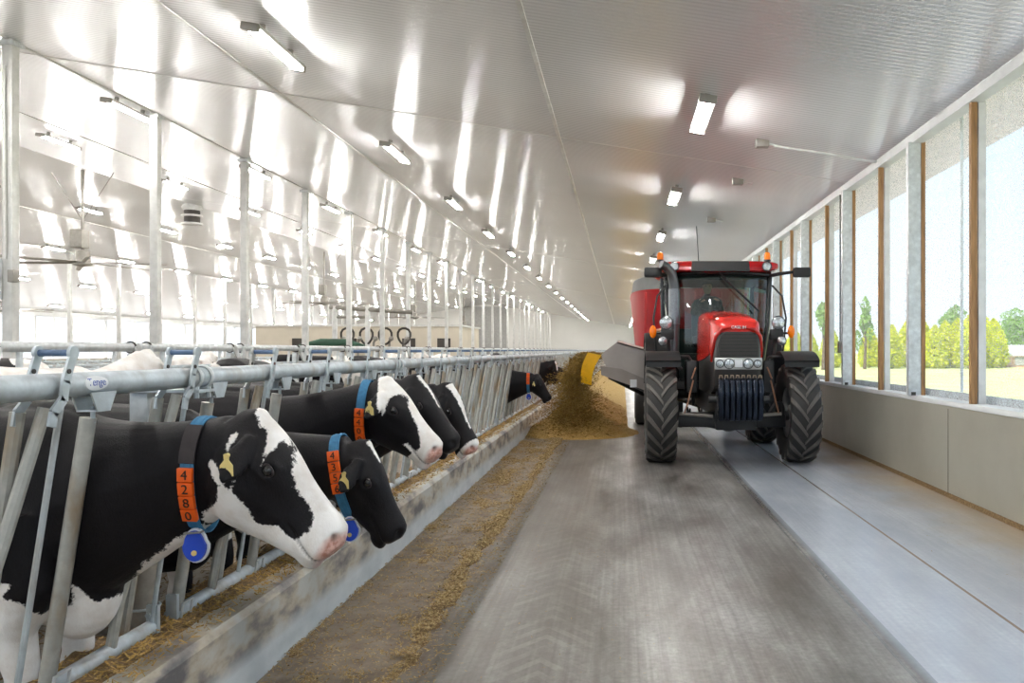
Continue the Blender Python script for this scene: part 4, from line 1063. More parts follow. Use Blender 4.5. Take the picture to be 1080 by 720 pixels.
# red sweep framing the grille
for s_ in (-1, 1):
    mb = MB(); mb.tube([T(s_*.325,-.74,1.45),T(s_*.322,-.86,1.62),T(s_*.295,-.93,1.78),T(s_*.21,-.965,1.885),T(0,-.975,1.915)], [.022,.026,.028,.026,.022], 10); mb.build('nose_trim', M['red_hood'], tr)
mb = MB(); mb.box(T(-.315,-1.0,1.34), T(.315,-.90,1.50), bev=.02); hb = mb.build('headlight_bezel', simple('bezel_chrome', rgb(196,198,196), .25, .5), tr)
for s_ in (-1, 1):
    for xx, rr in ((.125,.062),(.248,.048)):
        mb = MB(); mb.lathe([(.001,-.012),(rr*.6,-.010),(rr,.0),(rr,.02)], T(s_*xx,-1.01,1.42), 'y', 24, cap=False); mb.build('headlight', M['lamp_lens'], hb)
        mb = MB(); mb.tube([V(T(s_*xx,-1.012,1.42))+V((rr*1.05*math.cos(a),0,rr*1.05*math.sin(a))) for a in [2*PI*j/24 for j in range(24)]], .006, 6, closed=True); mb.build('lamp_ring', M['black'], hb)
mb = MB(); mb.box(T(-.05,-1.015,1.375), T(.05,-.99,1.47), bev=.008); mb.build('bezel_badge', M['white_plastic'], hb)
tx = text_mb('CASE IH', .055, .002); place(tx, frame(V(T(0,-1.005,1.90)), V((1,0,0)), V((0,0,1)), V((0,-1,0)))); tx.build('bonnet_letters', M['white_plastic'], tr)
# front weights on their carrier
mb = MB(); mb.box(T(-.26,-1.05,.72), T(.26,-.62,.98), bev=.03); mb.box(T(-.27,-.75,.52), T(.27,-.60,1.05), bev=.02); mb.build('weight_carrier', M['black'], tr)
wm = simple('weight_sky_tint', rgb(26,34,48), .16, .55)  # blue of the reflected sky is put into the base colour
for k in range(8):
    xx = -.255+k*.073
    poly = [(-1.06,1.22),(-1.16,1.24),(-1.235,1.18),(-1.265,1.04),(-1.25,.80),(-1.19,.69),(-1.06,.67)]
    mb = MB(); rings = []
    for dx_, ins in ((-.030,.03),(-.022,.008),(-.010,.0),(.010,.0),(.022,.008),(.030,.03)):
        cy, cz = -1.15, .95; rings.append([V(T(xx+dx_, cy+(p[0]-cy)*(1-ins*3), cz+(p[1]-cz)*(1-ins))) for p in poly])
    mb.loft(rings); wt = mb.build('front_weight', wm, tr, smooth=60)
    mb = MB(); mb.tube([T(xx-.018,-1.14,1.23),T(xx-.012,-1.15,1.272),T(xx+.014,-1.16,1.272),T(xx+.020,-1.15,1.23)], .009, 8); mb.build('weight_grip', simple('grip_tan', rgb(140,124,104), .5) if k == 0 else bpy.data.materials['grip_tan'], wt)
for s_ in (-1, 1):
    mb = MB(); mb.tube([T(s_*.30,-1.0,.95),T(s_*.40,-1.0,.95)], .05, 12); mb.build('tow_boss', M['black'], tr)
    mb = MB(); mb.box(T(s_*.47,-.2,1.0), T(s_*.62,.25,1.45), bev=.02); mb.build('side_tank', M['black'], tr)
    mb = MB(); mb.tube([T(s_*.54,-.35,1.18),T(s_*.62,-.35,.85),T(s_*.66,-.3,.72)], .012, 6); mb.tube([T(s_*.50,-.30,1.36),T(s_*.56,-.33,1.2)], .012, 6); mb.build('brake_hose', M['hose'], tr)
# hanging linkage under the axle
for q in (-.42,-.22):
    mb = MB(); mb.tube([T(q,2.2,.62),T(q+.02,2.15,.48),T(q-.04,2.1,.33)], .022, 8); mb.tube([T(q+.05,2.2,.6),T(q+.03,2.15,.40)], .016, 6); mb.build('linkage_arm', M['black'], tr)
# cab
cy0, cy1 = 1.25, 2.95      # windscreen foot to back window
def cw(z): return lerp(.62, .80, min(1, (z-1.0)/1.75)) if z < 2.75 else .80
corners = {}
for s_ in (-1, 1):
    a0 = V(T(s_*.66, cy0-.02, 1.15)); a1 = V(T(s_*.83, cy0+.05, 2.82))
    mb = MB(); mb.tube([a0, a0.lerp(a1,.5)+V((s_*.03,-.05,0)), a1], [.045,.038,.042], 10); mb.build('front_pillar', M['black_gloss'], tr)
    b0 = V(T(s_*.76, cy1, 1.4)); b1 = V(T(s_*.82, cy1-.05, 2.82))
    mb = MB(); mb.tube([b0, b1], .045, 10); mb.build('rear_pillar', M['black_gloss'], tr)
    c0 = V(T(s_*.80, 2.15, 1.3)); c1 = V(T(s_*.86, 2.15, 2.82))
    mb = MB(); mb.tube([c0, c1], .03, 10); mb.build('door_pillar', M['black_gloss'], tr)
    corners[s_] = (a0, a0.lerp(a1,.5)+V((s_*.03,-.05,0)), a1, b0, b1)
    mb = MB(); mb.add([a0+V((0,.02,0)), b0, b1, a1+V((0,.02,0))], [(0,1,2,3)]); mb.build('side_glass', M['cab_glass'], tr, smooth=0)
    mb = MB(); mb.box(T(s_*.60,cy0+.1,1.0), T(s_*.70,cy1,1.35), bev=.02); mb.build('cab_sill', M['black'], tr)
# curved windscreen
mb = MB(); vs = []; nx, nz = 12, 8
for j in range(nz+1):
    f = j/nz; L_ = corners[-1][0].lerp(corners[-1][2], f); R_ = corners[1][0].lerp(corners[1][2], f)
    for i in range(nx+1):
        g_ = i/nx; p = L_.lerp(R_, g_); p.y -= .14*math.sin(PI*g_) + .05*math.sin(PI*f); vs.append(p)
mb.add(vs, [(j*(nx+1)+i, j*(nx+1)+i+1, (j+1)*(nx+1)+i+1, (j+1)*(nx+1)+i) for j in range(nz) for i in range(nx)]); mb.build('windscreen', M['cab_glass'], tr, smooth=180)
mb = MB(); mb.add([V(T(-.78,cy1+.02,1.5)),V(T(.78,cy1+.02,1.5)),V(T(.80,cy1-.02,2.75)),V(T(-.80,cy1-.02,2.75))], [(0,1,2,3)]); mb.build('rear_glass', M['cab_glass'], tr, smooth=0)
mb = MB(); mb.box(T(-.72,cy0+.05,.98), T(.72,cy1,1.10), bev=.02); mb.build('cab_floor', M['black'], tr)
mb = MB(); mb.box(T(-.62,cy0,1.10), T(.62,cy0+.10,1.55), bev=.03); mb.build('firewall', M['black'], tr)
mb = MB(); mb.box(T(-.70,cy1-.10,1.10), T(.70,cy1-.03,1.98), bev=.03); mb.build('rear_panel', M['black'], tr)
mb = MB(); mb.box(T(-.78,cy0+.02,2.72), T(.78,cy1-.05,2.79)); mb.build('headliner', M['black'], tr)
mb = MB(); mb.tube([T(-.82,cy0-.02,2.80),T(-.4,cy0-.16,2.82),T(.4,cy0-.16,2.82),T(.82,cy0-.02,2.80)], .045, 10); mb.build('header_bar', M['black_gloss'], tr)
# roof: red shell with black visor between two red corners
rings = []
for y_, w_, h_ in ((cy0-.28,.86,.10),(cy0-.20,.92,.17),(cy0+.2,.96,.21),(cy1-.2,.96,.20),(cy1+.08,.90,.12)):
    rings.append([V(T(math.copysign(abs(math.cos(a))**.35, math.cos(a))*w_, y_, 2.86+ (math.copysign(abs(math.sin(a))**.6, math.sin(a))*h_*.5+h_*.3))) for a in [2*PI*j/28 for j in range(28)]])
mb = MB(); mb.loft(rings); roof = mb.build('cab_roof', M['red'], tr, smooth=60)
mb = MB(); mb.prism([T(-.46,cy0-.31,2.83),T(.46,cy0-.31,2.83),T(.44,cy0-.30,2.985),T(-.44,cy0-.30,2.985)], (0,.16,0)); mb.build('roof_visor', M['black'], roof)
for s_ in (-1, 1):
    mb = MB(); mb.lathe([(.001,-.02),(.055,-.015),(.07,.01),(.07,.05)], T(s_*.72,cy0-.30,2.90), 'y', 20, cap=False); mb.build('roof_lamp', M['lamp_lens'], roof)
    mb = MB(); mb.tube([V(T(s_*.72,cy0-.315,2.90))+V((.072*math.cos(a),0,.072*math.sin(a))) for a in [2*PI*j/20 for j in range(20)]], .008, 6, closed=True); mb.build('lamp_ring', M['black'], roof)
    # beacons
    x_ = -.92 if s_ < 0 else .80
    mb = MB(); mb.tube([T(x_,cy0+.1,2.85),T(x_,cy0+.1,3.03)], .015, 8); mb.lathe([(.055,0),(.055,.03)], T(x_,cy0+.1,3.02), 'z', 16); bc = mb.build('beacon_base', M['black'], tr)
    mb = MB(); mb.lathe([(.050,0),(.052,.07),(.04,.11),(.012,.125)], T(x_,cy0+.1,3.05), 'z', 18); mb.build('beacon_lens', M['amber'], bc)
# mirrors on long arms
for s_, ln in ((-1,.20),(1,.42)):
    xm = s_*(.86+ln)
    mb = MB(); mb.tube([T(s_*.82,cy0-.05,2.78),T(s_*.95,cy0-.16,2.80),T(xm-s_*.1,cy0-.18,2.83)], [.03,.028,.024], 8); ar = mb.build('mirror_arm', M['black'], tr)
    mb = MB(); mb.box(T(xm-.13,cy0-.23,2.74), T(xm+.15,cy0-.13,2.90), bev=.035); mh = mb.build('mirror_housing', M['black'], tr)
    mb = MB(); mb.box(T(xm-.10,cy0-.13,2.76), T(xm+.12,cy0-.125,2.88), bev=.001); mb.build('mirror_glass', M['mirror'], mh)
# exhaust stack, elbow forward at the top
mb = MB(); mb.tube([T(-.72,.98,1.55),T(-.72,.98,2.0),T(-.72,1.0,2.62),T(-.76,.97,2.80),T(-.86,.90,2.90),T(-.93,.86,2.93)], [.075,.082,.080,.076,.070,.066], 18)
ex = mb.build('exhaust_stack', simple('exhaust_grey', rgb(92,94,98), .3, .6), tr)
mb = MB(); mb.tube([T(-.72,.98,2.0),T(-.72,1.0,2.55)], .088, 18); mb.build('heat_shield', simple('shield', rgb(120,124,130), .3, .7, .2, 60), ex)
# handrail loops and work lights beside the bonnet
for s_ in (-1, 1):
    xb = s_*.80
    mb = MB(); mb.tube([T(s_*.84,cy0-.1,2.62),T(s_*.98,cy0-.18,2.45),T(s_*1.04,cy0-.2,2.1),T(s_*1.0,cy0-.18,1.6),T(s_*.86,cy0-.12,1.42)], .016, 8); mb.build('handrail', M['black'], tr)
    mb = MB(); mb.tube([T(s_*.62,.82,1.30),T(s_*.80,.80,1.5),T(s_*.84,.80,1.98)], .03, 8); mb.box(T(s_*.74,.74,1.76), T(s_*.94,.86,1.92), bev=.02); lb = mb.build('lamp_bracket', M['black'], tr)
    for zz, rr in ((2.02,.098),(1.74,.068)):
        cc = T(s_*(.86 if zz > 1.9 else .91), .74, zz)
        mb = MB(); mb.lathe([(.001,.12),(rr*.7,.11),(rr,.04),(rr*1.08,.0),(rr*1.08,-.01),(rr,-.01)], cc, 'y', 24, cap=False); wl = mb.build('work_lamp', M['black'], tr)
        mb = MB(); mb.lathe([(.001,-.02),(rr*.7,-.016),(rr,-.0)], cc, 'y', 24, cap=False); mb.build('lamp_lens', M['lamp_lens'], wl)
    mb = MB(); mb.ball(T(s_*1.06,.76,1.88), (.055,.045,.10), 16, 10); mb.build('turn_signal', M['amber'], tr)
    mb = MB(); mb.tube([T(s_*.86,.80,1.86),T(s_*1.05,.80,1.86)], .018, 8); mb.build('signal_stalk', M['black'], tr)
# wiper and aerial
mb = MB(); mb.tube([T(-.02,cy0-.20,2.84),T(.18,cy0-.22,2.62),T(.55,cy0-.21,2.28)], .012, 6); mb.tube([T(.02,cy0-.215,2.76),T(.62,cy0-.215,2.20)], .014, 6); mb.build('wiper', M['black'], tr)
mb = MB(); mb.tube([T(-.28,cy0+.3,2.98),T(-.32,cy0+.3,3.62)], .008, 6); mb.build('aerial', M['black'], tr)
# inside: seat, console, steering wheel
mb = MB(); mb.box(T(-.33,2.0,1.70), T(.17,2.47,1.84), bev=.05); mb.box(T(-.32,2.42,1.82), T(.16,2.56,2.42), bev=.05); mb.box(T(-.23,2.05,1.1), T(.07,2.40,1.72), bev=.02); mb.build('driver_seat', M['seat'], tr)
mb = MB(); mb.box(T(-.19,1.42,1.1), T(.05,1.60,2.12), bev=.04); mb.build('console', M['black'], tr)
mt_ = Matrix.Translation(V(T(-.08,1.69,2.36))) @ Matrix.Rotation(math.radians(-35), 4, 'X')
mb = MB(); mb.tube([(.19*math.cos(a), .19*math.sin(a), 0) for a in [2*PI*j/28 for j in range(28)]], .014, 8, closed=True, m=mt_)
for k in range(3): a = 2*PI*k/3+.5; mb.tube([(0,0,-.03),(.19*math.cos(a),.19*math.sin(a),0)], .010, 6, m=mt_)
mb.tube([(0,0,-.02),(0,.05,-.25)], .03, 8, m=mt_); mb.build('steering_wheel', M['black'], tr)

# ---------------------------------------------------------------- driver
def skin_mesh(name, verts, edges, radii, mat, parent, sub=2, root=0):
    o_ = ORG[parent] if parent else V((0,0,0))
    me = bpy.data.meshes.new('tmp'); me.from_pydata([tuple(V(v)-o_) for v in verts], edges, []); ob = bpy.data.objects.new('tmp', me); COL.objects.link(ob)
    md = ob.modifiers.new('s', 'SKIN'); sv = me.skin_vertices[0].data
    for i, r in enumerate(radii): sv[i].radius = (r, r) if not isinstance(r, tuple) else r; sv[i].use_root = (i == root)
    md.use_smooth_shade = True; sb = ob.modifiers.new('u', 'SUBSURF'); sb.levels = sub; sb.render_levels = sub
    dg = bpy.context.evaluated_depsgraph_get(); m2 = bpy.data.meshes.new_from_object(ob.evaluated_get(dg)); bpy.data.objects.remove(ob)
    return link(name, m2, mat, parent, o_ if not parent else None, smooth=180)
pr = empty('person', T(-.08,2.25,1.87), label='person in a dark jacket and dark cap driving behind the windscreen', cat='person')
def D(x, y, z): return T(x-.08, y-.05, z+.42)
vs = [D(0,2.28,1.52),D(0,2.30,1.70),D(0,2.29,1.88),D(0,2.27,2.00),D(0,2.25,2.09),D(0,2.22,2.17),   # pelvis..neck..head base
      D(-.18,2.26,1.98),D(-.25,2.10,1.78),D(-.17,1.88,1.93),D(-.14,1.80,2.0),
      D(.18,2.26,1.98),D(.25,2.08,1.80),D(.16,1.86,1.95),D(.12,1.80,2.02),
      D(-.10,2.20,1.50),D(-.15,1.85,1.52),D(-.16,1.75,1.22),D(-.16,1.66,1.15),
      D(.10,2.20,1.50),D(.15,1.85,1.52),D(.16,1.75,1.22),D(.16,1.66,1.15)]
ed = [(0,1),(1,2),(2,3),(3,4),(4,5),(3,6),(6,7),(7,8),(8,9),(3,10),(10,11),(11,12),(12,13),(0,14),(14,15),(15,16),(16,17),(0,18),(18,19),(19,20),(20,21)]
rd = [.14,.14,.15,.12,.06,.055, .07,.055,.042,.03, .07,.055,.042,.03, .10,.075,.055,.045, .10,.075,.055,.045]
skin_mesh('jacket_and_body', vs, ed, rd, M['jacket'], pr)
mb = MB(); hc = V(D(0,2.20,2.25))
rings = []
for z_, rx, ry, oy in ((-.115,.035,.045,-.02),(-.09,.055,.065,-.012),(-.05,.066,.082,-.004),(0,.074,.094,0),(.05,.073,.096,.003),(.09,.058,.080,.006),(.115,.03,.045,.006)):
    ring = []
    for j in range(28):
        a = 2*PI*j/28; x_, y_ = rx*math.cos(a), ry*math.sin(a)+oy
        f = math.exp(-((a-1.5*PI)**2)/.04); y_ -= .022*f*math.exp(-((z_+.012)**2)/.0008)     # nose
        for e_ in (-.42,.42): y_ += .008*math.exp(-((a-1.5*PI-e_)**2)/.02)*math.exp(-((z_-.012)**2)/.0005)  # eye sockets
        ring.append(hc+V((x_, y_, z_)))
    rings.append(ring)
mb.loft(rings); hd = mb.build('head', M['skin'], pr, smooth=180)
for e_ in (-1,1):
    mb = MB(); mb.ball(hc+V((e_*.030,-.083,.012)), (.011,.008,.007), 10, 8); mb.build('eye', M['eye'], hd)
    mb = MB(); mb.ball(hc+V((e_*.074,.01,-.005)), (.010,.020,.032), 10, 8); mb.build('ear', M['skin'], hd)
mb = MB(); mb.ball(hc+V((0,-.083,-.055)), (.024,.008,.006), 10, 6); mb.build('mouth', simple('lips', rgb(160,100,90), .5), hd)
mb = MB(); mb.lathe([(.083,0),(.086,.03),(.076,.075),(.045,.10),(.004,.108)], hc+V((0,.006,.045)), 'z', 24); mb.prism([tuple(hc+V((x_,y_,.052))) for x_, y_ in ((-.07,-.05),(.07,-.05),(.055,-.13),(.0,-.155),(-.055,-.13))], (0,0,.008)); mb.build('cap', M['jacket'], pr)
for e_, base in ((-1, V(D(-.14,1.80,2.0))), (1, V(D(.12,1.80,2.02)))):
    mb = MB(); mb.ball(base+V((0,-.035,.005)), (.038,.045,.02), 12, 8); h = mb.build('hand', M['skin'], pr)
    for k in range(4):
        x_ = (-.028+.018*k); l_ = (.030,.036,.034,.026)[k]
        mb = MB(); mb.tube([base+V((x_,-.06,.012)), base+V((x_,-.06-l_,.018)), base+V((x_,-.065-l_,-.012)), base+V((x_,-.045-l_*.6,-.026))], [.0095,.009,.008,.007], 8); mb.build('finger', M['skin'], h)
    mb = MB(); mb.tube([base+V((-e_*.030,-.02,.0)), base+V((-e_*.052,-.045,.004)), base+V((-e_*.045,-.072,.002))], [.012,.010,.008], 8); mb.build('thumb', M['skin'], h)

# ---------------------------------------------------------------- feed mixer towed behind
MX, MY = 1.47, 16.2
mx = empty('feed_mixer', (MX,MY,0), label='red towed feed mixer wagon behind the tractor', cat='feed mixer')
def mring(z, hx, y0, y1, n=48, cx=MX):
    pts = []; cy = (y0+y1)/2; hy = (y1-y0)/2
    for j in range(n):
        a = 2*PI*j/n; ca, sa = math.cos(a), math.sin(a)
        pts.append(V((cx+math.copysign(abs(ca)**.55, ca)*hx, cy+math.copysign(abs(sa)**.55, sa)*hy, z)))
    return pts
mb = MB(); mb.loft([mring(.95,.98,MY+.35,MY+4.5),mring(1.7,1.16,MY+.05,MY+4.9),mring(2.76,1.26,MY-.1,MY+5.2),mring(2.83,1.28,MY-.12,MY+5.22),mring(2.83,1.22,MY-.06,MY+5.16),mring(1.2,1.0,MY+.3,MY+4.6)]); tub = mb.build('tub', M['red_mixer'], mx, smooth=50)
mb = MB(); mb.loft([mring(2.80,1.27,MY-.11,MY+5.21),mring(3.10,1.22,MY+.0,MY+5.1),mring(3.10,1.18,MY+.04,MY+5.06),mring(2.80,1.2,MY-.05,MY+5.15)]); mb.build('tub_extension', simple('extension_grey', rgb(84,86,84), .6, .0), mx, smooth=50)
for k in range(5):
    mb = MB(); x_ = MX-1.0+.5*k; mb.tube([(x_,MY-.02,1.4),(x_,MY-.14,2.75)], .03, 6); mb.build('tub_rib', M['red_mixer'], mx)
mb = MB(); mb.box((MX-.7,MY-1.2,.66),(MX-.55,MY+4.8,.84)); mb.box((MX+.55,MY-1.2,.66),(MX+.7,MY+4.8,.84)); mb.box((MX-.7,MY+.0,.68),(MX+.7,MY+.2,.95)); mb.tube([(MX,MY-1.9,.6),(MX-.5,MY-.9,.72)], .06, 8); mb.tube([(MX,MY-1.9,.6),(MX+.5,MY-.9,.72)], .06, 8); mb.box((MX-.9,MY+.3,.80),(MX+.9,MY+4.6,.97)); mb.build('frame', M['black'], mx)
for s_ in (-1,1):
    for yy in (1.2, 2.2):
        mb = MB(); mb.lathe([(.24,-.15),(.44,-.16),(.485,-.12),(.49,0),(.485,.12),(.44,.16),(.24,.15),(.2,0)], (MX+s_*1.02,MY+yy,.49), 'x', 36, cap=False); w_ = mb.build('wheel', M['rubber'], mx)
        mb = MB(); mb.lathe([(.24,-.14),(.2,-.02),(.05,.02),(.05,-.04),(.2,-.06),(.24,.14)], (MX+s_*1.02,MY+yy,.49), 'x', 28, cap=False); mb.build('wheel_hub', M['rim'], w_)
# front ladder, lamp and curved hose of the wagon
mb = MB(); mb.tube([(MX-.95,MY-.75,1.35),(MX-1.0,MY-.75,1.78),(MX-.86,MY-.75,1.95),(MX-.62,MY-.72,2.0)], .04, 8); mb.build('feed_hose', M['hose'], mx)
mb = MB(); mb.box((MX-1.0,MY-.7,1.28),(MX-.5,MY-.55,1.9), bev=.04); mb.build('front_guard', simple('guard_red', rgb(170,70,56), .45), mx)
# discharge chute to the cow side
cs = simple('chute_steel', rgb(172,164,158), .4, .35, .12, 2)
CY = 14.6; K = 850/CY
def PX(x, y): return ((x-656)/K, 1.6-(y-369)/K)
def sheet(poly, y, th, mat, parent, nm):
    mb = MB(); mb.prism([(PX(*p)[0], y, PX(*p)[1]) for p in poly], (0, th, 0)); return mb.build(nm, mat, parent)
ch = sheet([(637,371),(651,360.5),(682,369),(682,402),(668,397),(655,389.5),(640,388),(635,378)], CY, .05, cs, mx, 'chute_hood')
mb = MB(); a = [PX(*p) for p in ((651,360.5),(682,369))]; mb.prism([(a[0][0],CY,a[0][1]),(a[1][0],CY,a[1][1]),(a[1][0],CY+1.2,a[1][1]+.05),(a[0][0],CY+1.2,a[0][1]+.05)], (0,0,-.03)); mb.build('hood_top', cs, ch)
sheet([(633.5,386),(640,386.5),(655,388.5),(684,401),(684,412.5),(650,401),(634,395)], CY-.06, 1.1, simple('chute_edge', rgb(150,142,136), .45, .3, .1, 3), mx, 'conveyor_trough')
mb = MB(); q = PX(660,408); mb.tube([(q[0]-.3,CY+.1,q[1]+.18),(q[0]+.7,CY+.6,q[1]-.35)], .04, 8); mb.build('ram', M['black'], mx)
mb = MB(); q = PX(668,404); mb.box((q[0]-.06,CY-.09,q[1]-.07),(q[0]+.06,CY-.06,q[1]+.07)); mb.build('reflector', M['white_plastic'], mx)
# yellow rubber flap, curved
mb = MB(); rings = []
for j in range(9):
    f = j/8; cx_ = lerp(627,618,f)+ -3*math.sin(PI*f); cy_ = lerp(373,405,f); wd = lerp(11.5,9,f)
    r_ = []
    for sgn, off in ((-1,0),(1,0),(1,.03),(-1,.03)):
        x_, z_ = PX(cx_+sgn*wd*.62, cy_+ sgn*1.5); r_.append(V((x_, CY-.02+off+.12*f+(.08 if sgn < 0 else 0), z_)))
    rings.append(r_)
mb.loft(rings); mb.build('spout_flap', M['yellow_flap'], mx)

# ---------------------------------------------------------------- feed
def flakes(n, pos, size, seed, flat=.5):
    rnd = random.Random(seed); mb = MB(); k = 0
    while k < n:
        p = pos(rnd)
        if p is None: continue
        k += 1; a = rnd.random()*2*PI; tilt = rnd.gauss(0, flat); l = size*rnd.uniform(.4,1.6); w_ = l*rnd.uniform(.12,.30)
        d_ = V((math.cos(a), math.sin(a), math.sin(tilt)*.8)).normalized(); s_ = d_.cross(V((rnd.gauss(0,flat),rnd.gauss(0,flat),1))).normalized()
        mb.add([p-d_*l-s_*w_, p+d_*l-s_*w_*.6, p+d_*l+s_*w_*.6, p-d_*l+s_*w_], [(0,1,2,3)])
    return mb
def dens(x, y):
    """how much feed lies on the lane at x, y"""
    edge = -1.06 + .07*noise.noise(V((y*.9, 3, 0))) + .035*noise.noise(V((y*4, 7, 0)))
    if x > edge: return -1
    ridge = math.exp(-((x-(edge-.07))/.07)**2)*.65
    n_ = noise.noise(V((x*3.0, y*2.0, 5)))*.75 + noise.noise(V((x*9, y*7, 1)))*.5
    return ridge + n_ + .02 + .3*max(0, min(1, (y-6)/8))
mb = MB(); xs = [-1.762+.022*i for i in range(36)]; ysf = []; y = 1.6
while y < 15.2: ysf.append(y); y += .022 + .012*max(0, y-2)
hs = {}
for j, y in enumerate(ysf):
    for i, x in enumerate(xs):
        q = dens(x, y); q -= .26; h = .016*min(1.2, q*1.6)+.010*noise.noise(V((x*28,y*28,0)))+.006*noise.noise(V((x*70,y*70,0))) if q > 0 else -.02
        mb.v.append((x, y, h-.004))
n_ = len(xs); mb.f = [(j*n_+i, j*n_+i+1, (j+1)*n_+i+1, (j+1)*n_+i) for j in range(len(ysf)-1) for i in range(n_-1)]
mb.build('scattered_feed', M['feed'], None, label='thin brown feed litter lying along the foot of the curb', cat='feed', kind='stuff')
def lane(rnd):
    y = 1.7 + 14*rnd.random()**1.5; x = rnd.uniform(-1.76,-.9)
    q = dens(x, y)
    if rnd.random() > .07 + .9*max(0, q)**1.3*1.2: return None
    return V((x, y, .006+max(0,q)*.018+rnd.random()*.008))
flakes(75000, lane, .0105, 3, .35).build('straw_litter', M['straw'], None, smooth=0, label='chopped straw flecks strewn over the feed lane', cat='straw', kind='stuff')
def stray(rnd):
    y = 1.7+10*rnd.random()**1.3; return V((-1.0+rnd.random()**2.2*1.3, y, .005))
flakes(900, stray, .008, 4, .1).build('stray_straw', M['straw'], None, smooth=0, label='single straw flecks scattered on the bare concrete', cat='straw', kind='stuff')
def stray2(rnd):
    y = 3+14*rnd.random(); return V((3.5-rnd.random()**1.8*1.2, y, .005))
flakes(700, stray2, .009, 5, .1).build('wall_litter', M['feed'], None, smooth=0, label='brown flecks drifted along the window wall', cat='litter', kind='stuff')
def ctop(rnd):
    y = 1.8+16*rnd.random()**1.4; x = rnd.uniform(-2.16,-1.80)
    if rnd.random() < (x+2.16)/.38*.6: return None
    return V((x, y, .385+rnd.random()*.03*(1-(x+2.16)/.4)))
flakes(15000, ctop, .013, 6, .5).build('curb_litter', M['feed_gold'], None, smooth=0, label='chopped feed caught on top of the curb under the rail', cat='feed', kind='stuff')
mb = MB(); xs = [-2.15+.03*i for i in range(12)]; ysf = [1.5+.05*j for j in range(500)]
for y in ysf:
    for x in xs: mb.v.append((x, y, .372 + .05*max(0, 1-(x+2.15)/.30)*(.6+noise.noise(V((x*9,y*5,2)))) + .006*noise.noise(V((x*40,y*40,0))) + .010*noise.noise(V((x*7,y*5,9))) - (.012 if x > -1.93 else 0) - (.03 if x > -1.83 else 0)))
n_ = len(xs); mb.f = [(j*n_+i, j*n_+i+1, (j+1)*n_+i+1, (j+1)*n_+i) for j in range(len(ysf)-1) for i in range(n_-1)]
mb.build('curb_feed', M['feed'], None, label='brown mash packed along the pen side of the curb top', cat='feed', kind='stuff')
# pen litter just behind the barrier
def pen(rnd): 
    return V((rnd.uniform(-3.6,-2.16), 1.5+rnd.random()*9, .0+rnd.random()*.03))
flakes(9000, pen, .022, 8, .4).build('pen_litter', M['feed'], None, smooth=0, label='dark straw litter on the pen floor behind the barrier', cat='litter', kind='stuff')
# fresh pile under the spout
PXc, PYc = -.86, 15.6
def pile_h(x, y):
    dx, dy = (x-PXc)/1.25, (y-PYc)/(1.3 if y < PYc else 1.6); r = math.sqrt(dx*dx+dy*dy)
    h = .62*max(0, 1-r)**1.35
    if y > PYc-.3: 
        w_ = max(0, 1-abs((x+.82)/1.0)); h = max(h, .50*w_**1.25*min(1, (y-PYc+.3)/1.0))
    return h + (.03*noise.noise(V((x*6,y*6,0)))+.02*noise.noise(V((x*17,y*17,0))) if h > .01 else -.02)
mb = MB(); xs = [-1.76+.05*i for i in range(46)]; ysf = []; y = 13.6
while y < 100: ysf.append(y); y += .06 if y < 20 else .06+.02*(y-20)
for y in ysf:
    for x in xs: mb.v.append((x, y, pile_h(x,y)))
n_ = len(xs); mb.f = [(j*n_+i, j*n_+i+1, (j+1)*n_+i+1, (j+1)*n_+i) for j in range(len(ysf)-1) for i in range(n_-1)]
mb.build('feed_windrow', M['feed_gold'], None, label='golden windrow of mixed feed piled along the curb past the spout', cat='feed', kind='stuff')
def pilef(rnd):
    x = rnd.uniform(-1.74,.1); y = rnd.uniform(14.2,22); h = pile_h(x,y)
    if h < .02: return None
    return V((x,y,h+rnd.random()*.02))
flakes(9000, pilef, .022, 9, .7).build('windrow_straw', M['feed_gold'], None, smooth=0, label='loose straw ends sticking out of the fresh windrow', cat='feed', kind='stuff')
def fall(rnd):
    f = rnd.random(); z = 1.50*(1-f)+.06; f2 = max(0, (1.6-z)/1.5)
    sp_ = .13+.30*f2**1.3
    x = -.56-.36*min(1,f2*2.6)**.8 + rnd.gauss(0, .10+.22*f2**1.2); y = CY+.55+rnd.gauss(0,.10+.25*f2)
    if x < -1.74: return None
    return V((x,y,z))
flakes(30000, fall, .020, 10, 1.2).build('falling_feed', M['feed_dark'], None, smooth=0, label='brown feed pouring from the yellow spout onto the lane', cat='feed', kind='stuff')
def heap(rnd):
    a = rnd.random()*2*PI; return V((-.58+.20*math.cos(a)*rnd.random(), CY+.45+.25*math.sin(a)*rnd.random(), 1.44+rnd.random()*.10))
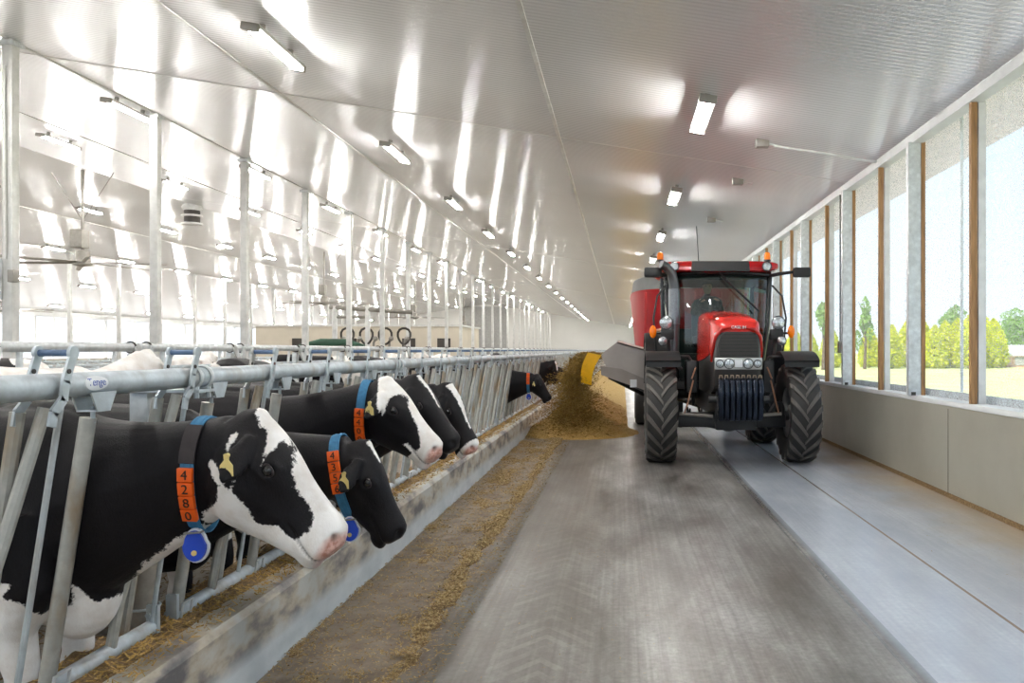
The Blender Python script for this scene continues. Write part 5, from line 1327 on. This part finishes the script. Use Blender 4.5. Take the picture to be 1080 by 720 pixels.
flakes(3000, heap, .022, 11, 1).build('spout_feed', M['feed_dark'], None, smooth=0, label='brown feed spilling over the lip of the yellow spout', cat='feed', kind='stuff')
# ---------------------------------------------------------------- light, camera
sc = bpy.context.scene
w = bpy.data.worlds.new('World'); sc.world = w; w.use_nodes = True; nt = w.node_tree; nt.nodes.clear()
tc = nt.nodes.new('ShaderNodeTexCoord'); sx = nt.nodes.new('ShaderNodeSeparateXYZ'); rp = nt.nodes.new('ShaderNodeValToRGB'); bg = nt.nodes.new('ShaderNodeBackground'); ou = nt.nodes.new('ShaderNodeOutputWorld')
nt.links.new(tc.outputs['Generated'], sx.inputs[0]); nt.links.new(sx.outputs[2], rp.inputs[0]); nt.links.new(rp.outputs[0], bg.inputs[0]); nt.links.new(bg.outputs[0], ou.inputs[0])
e = rp.color_ramp.elements; e[0].position = 0; e[0].color = (.80,.91,1,1); e[1].position = .45; e[1].color = (.55,.75,1,1)
bg.inputs[1].default_value = SKY
sl = bpy.data.lights.new('sun', 'SUN'); sl.energy = SUN; sl.angle = .01; sl.color = (1,.95,.88)
so = bpy.data.objects.new('sun', sl); COL.objects.link(so)
d = V((.45,.35,-.85)); so.rotation_euler = d.to_track_quat('-Z', 'Y').to_euler(); so.location = (-20,-20,30)
cam = bpy.data.cameras.new('camera'); co = bpy.data.objects.new('camera', cam); COL.objects.link(co)
co.location = (0,0,1.6); co.rotation_euler = (PI/2,0,0); cam.sensor_width = 36; cam.lens = 850/1080*36
cam.shift_x = -(656-540)/1080; cam.shift_y = (369-360)/1080; cam.clip_start = .05; cam.clip_end = 900
sc.camera = co
sc.view_settings.view_transform = 'Standard'; sc.view_settings.look = 'None'; sc.view_settings.gamma = 1; sc.view_settings.exposure = EXPO
try: sc.view_settings.use_curve_mapping = False
except Exception: pass
sc.cycles.max_bounces = 7; sc.cycles.diffuse_bounces = 4; sc.cycles.glossy_bounces = 4; sc.cycles.transparent_max_bounces = 24
sc.cycles.use_denoising = True; sc.cycles.sample_clamp_indirect = 6; sc.cycles.caustics_reflective = False; sc.cycles.caustics_refractive = False
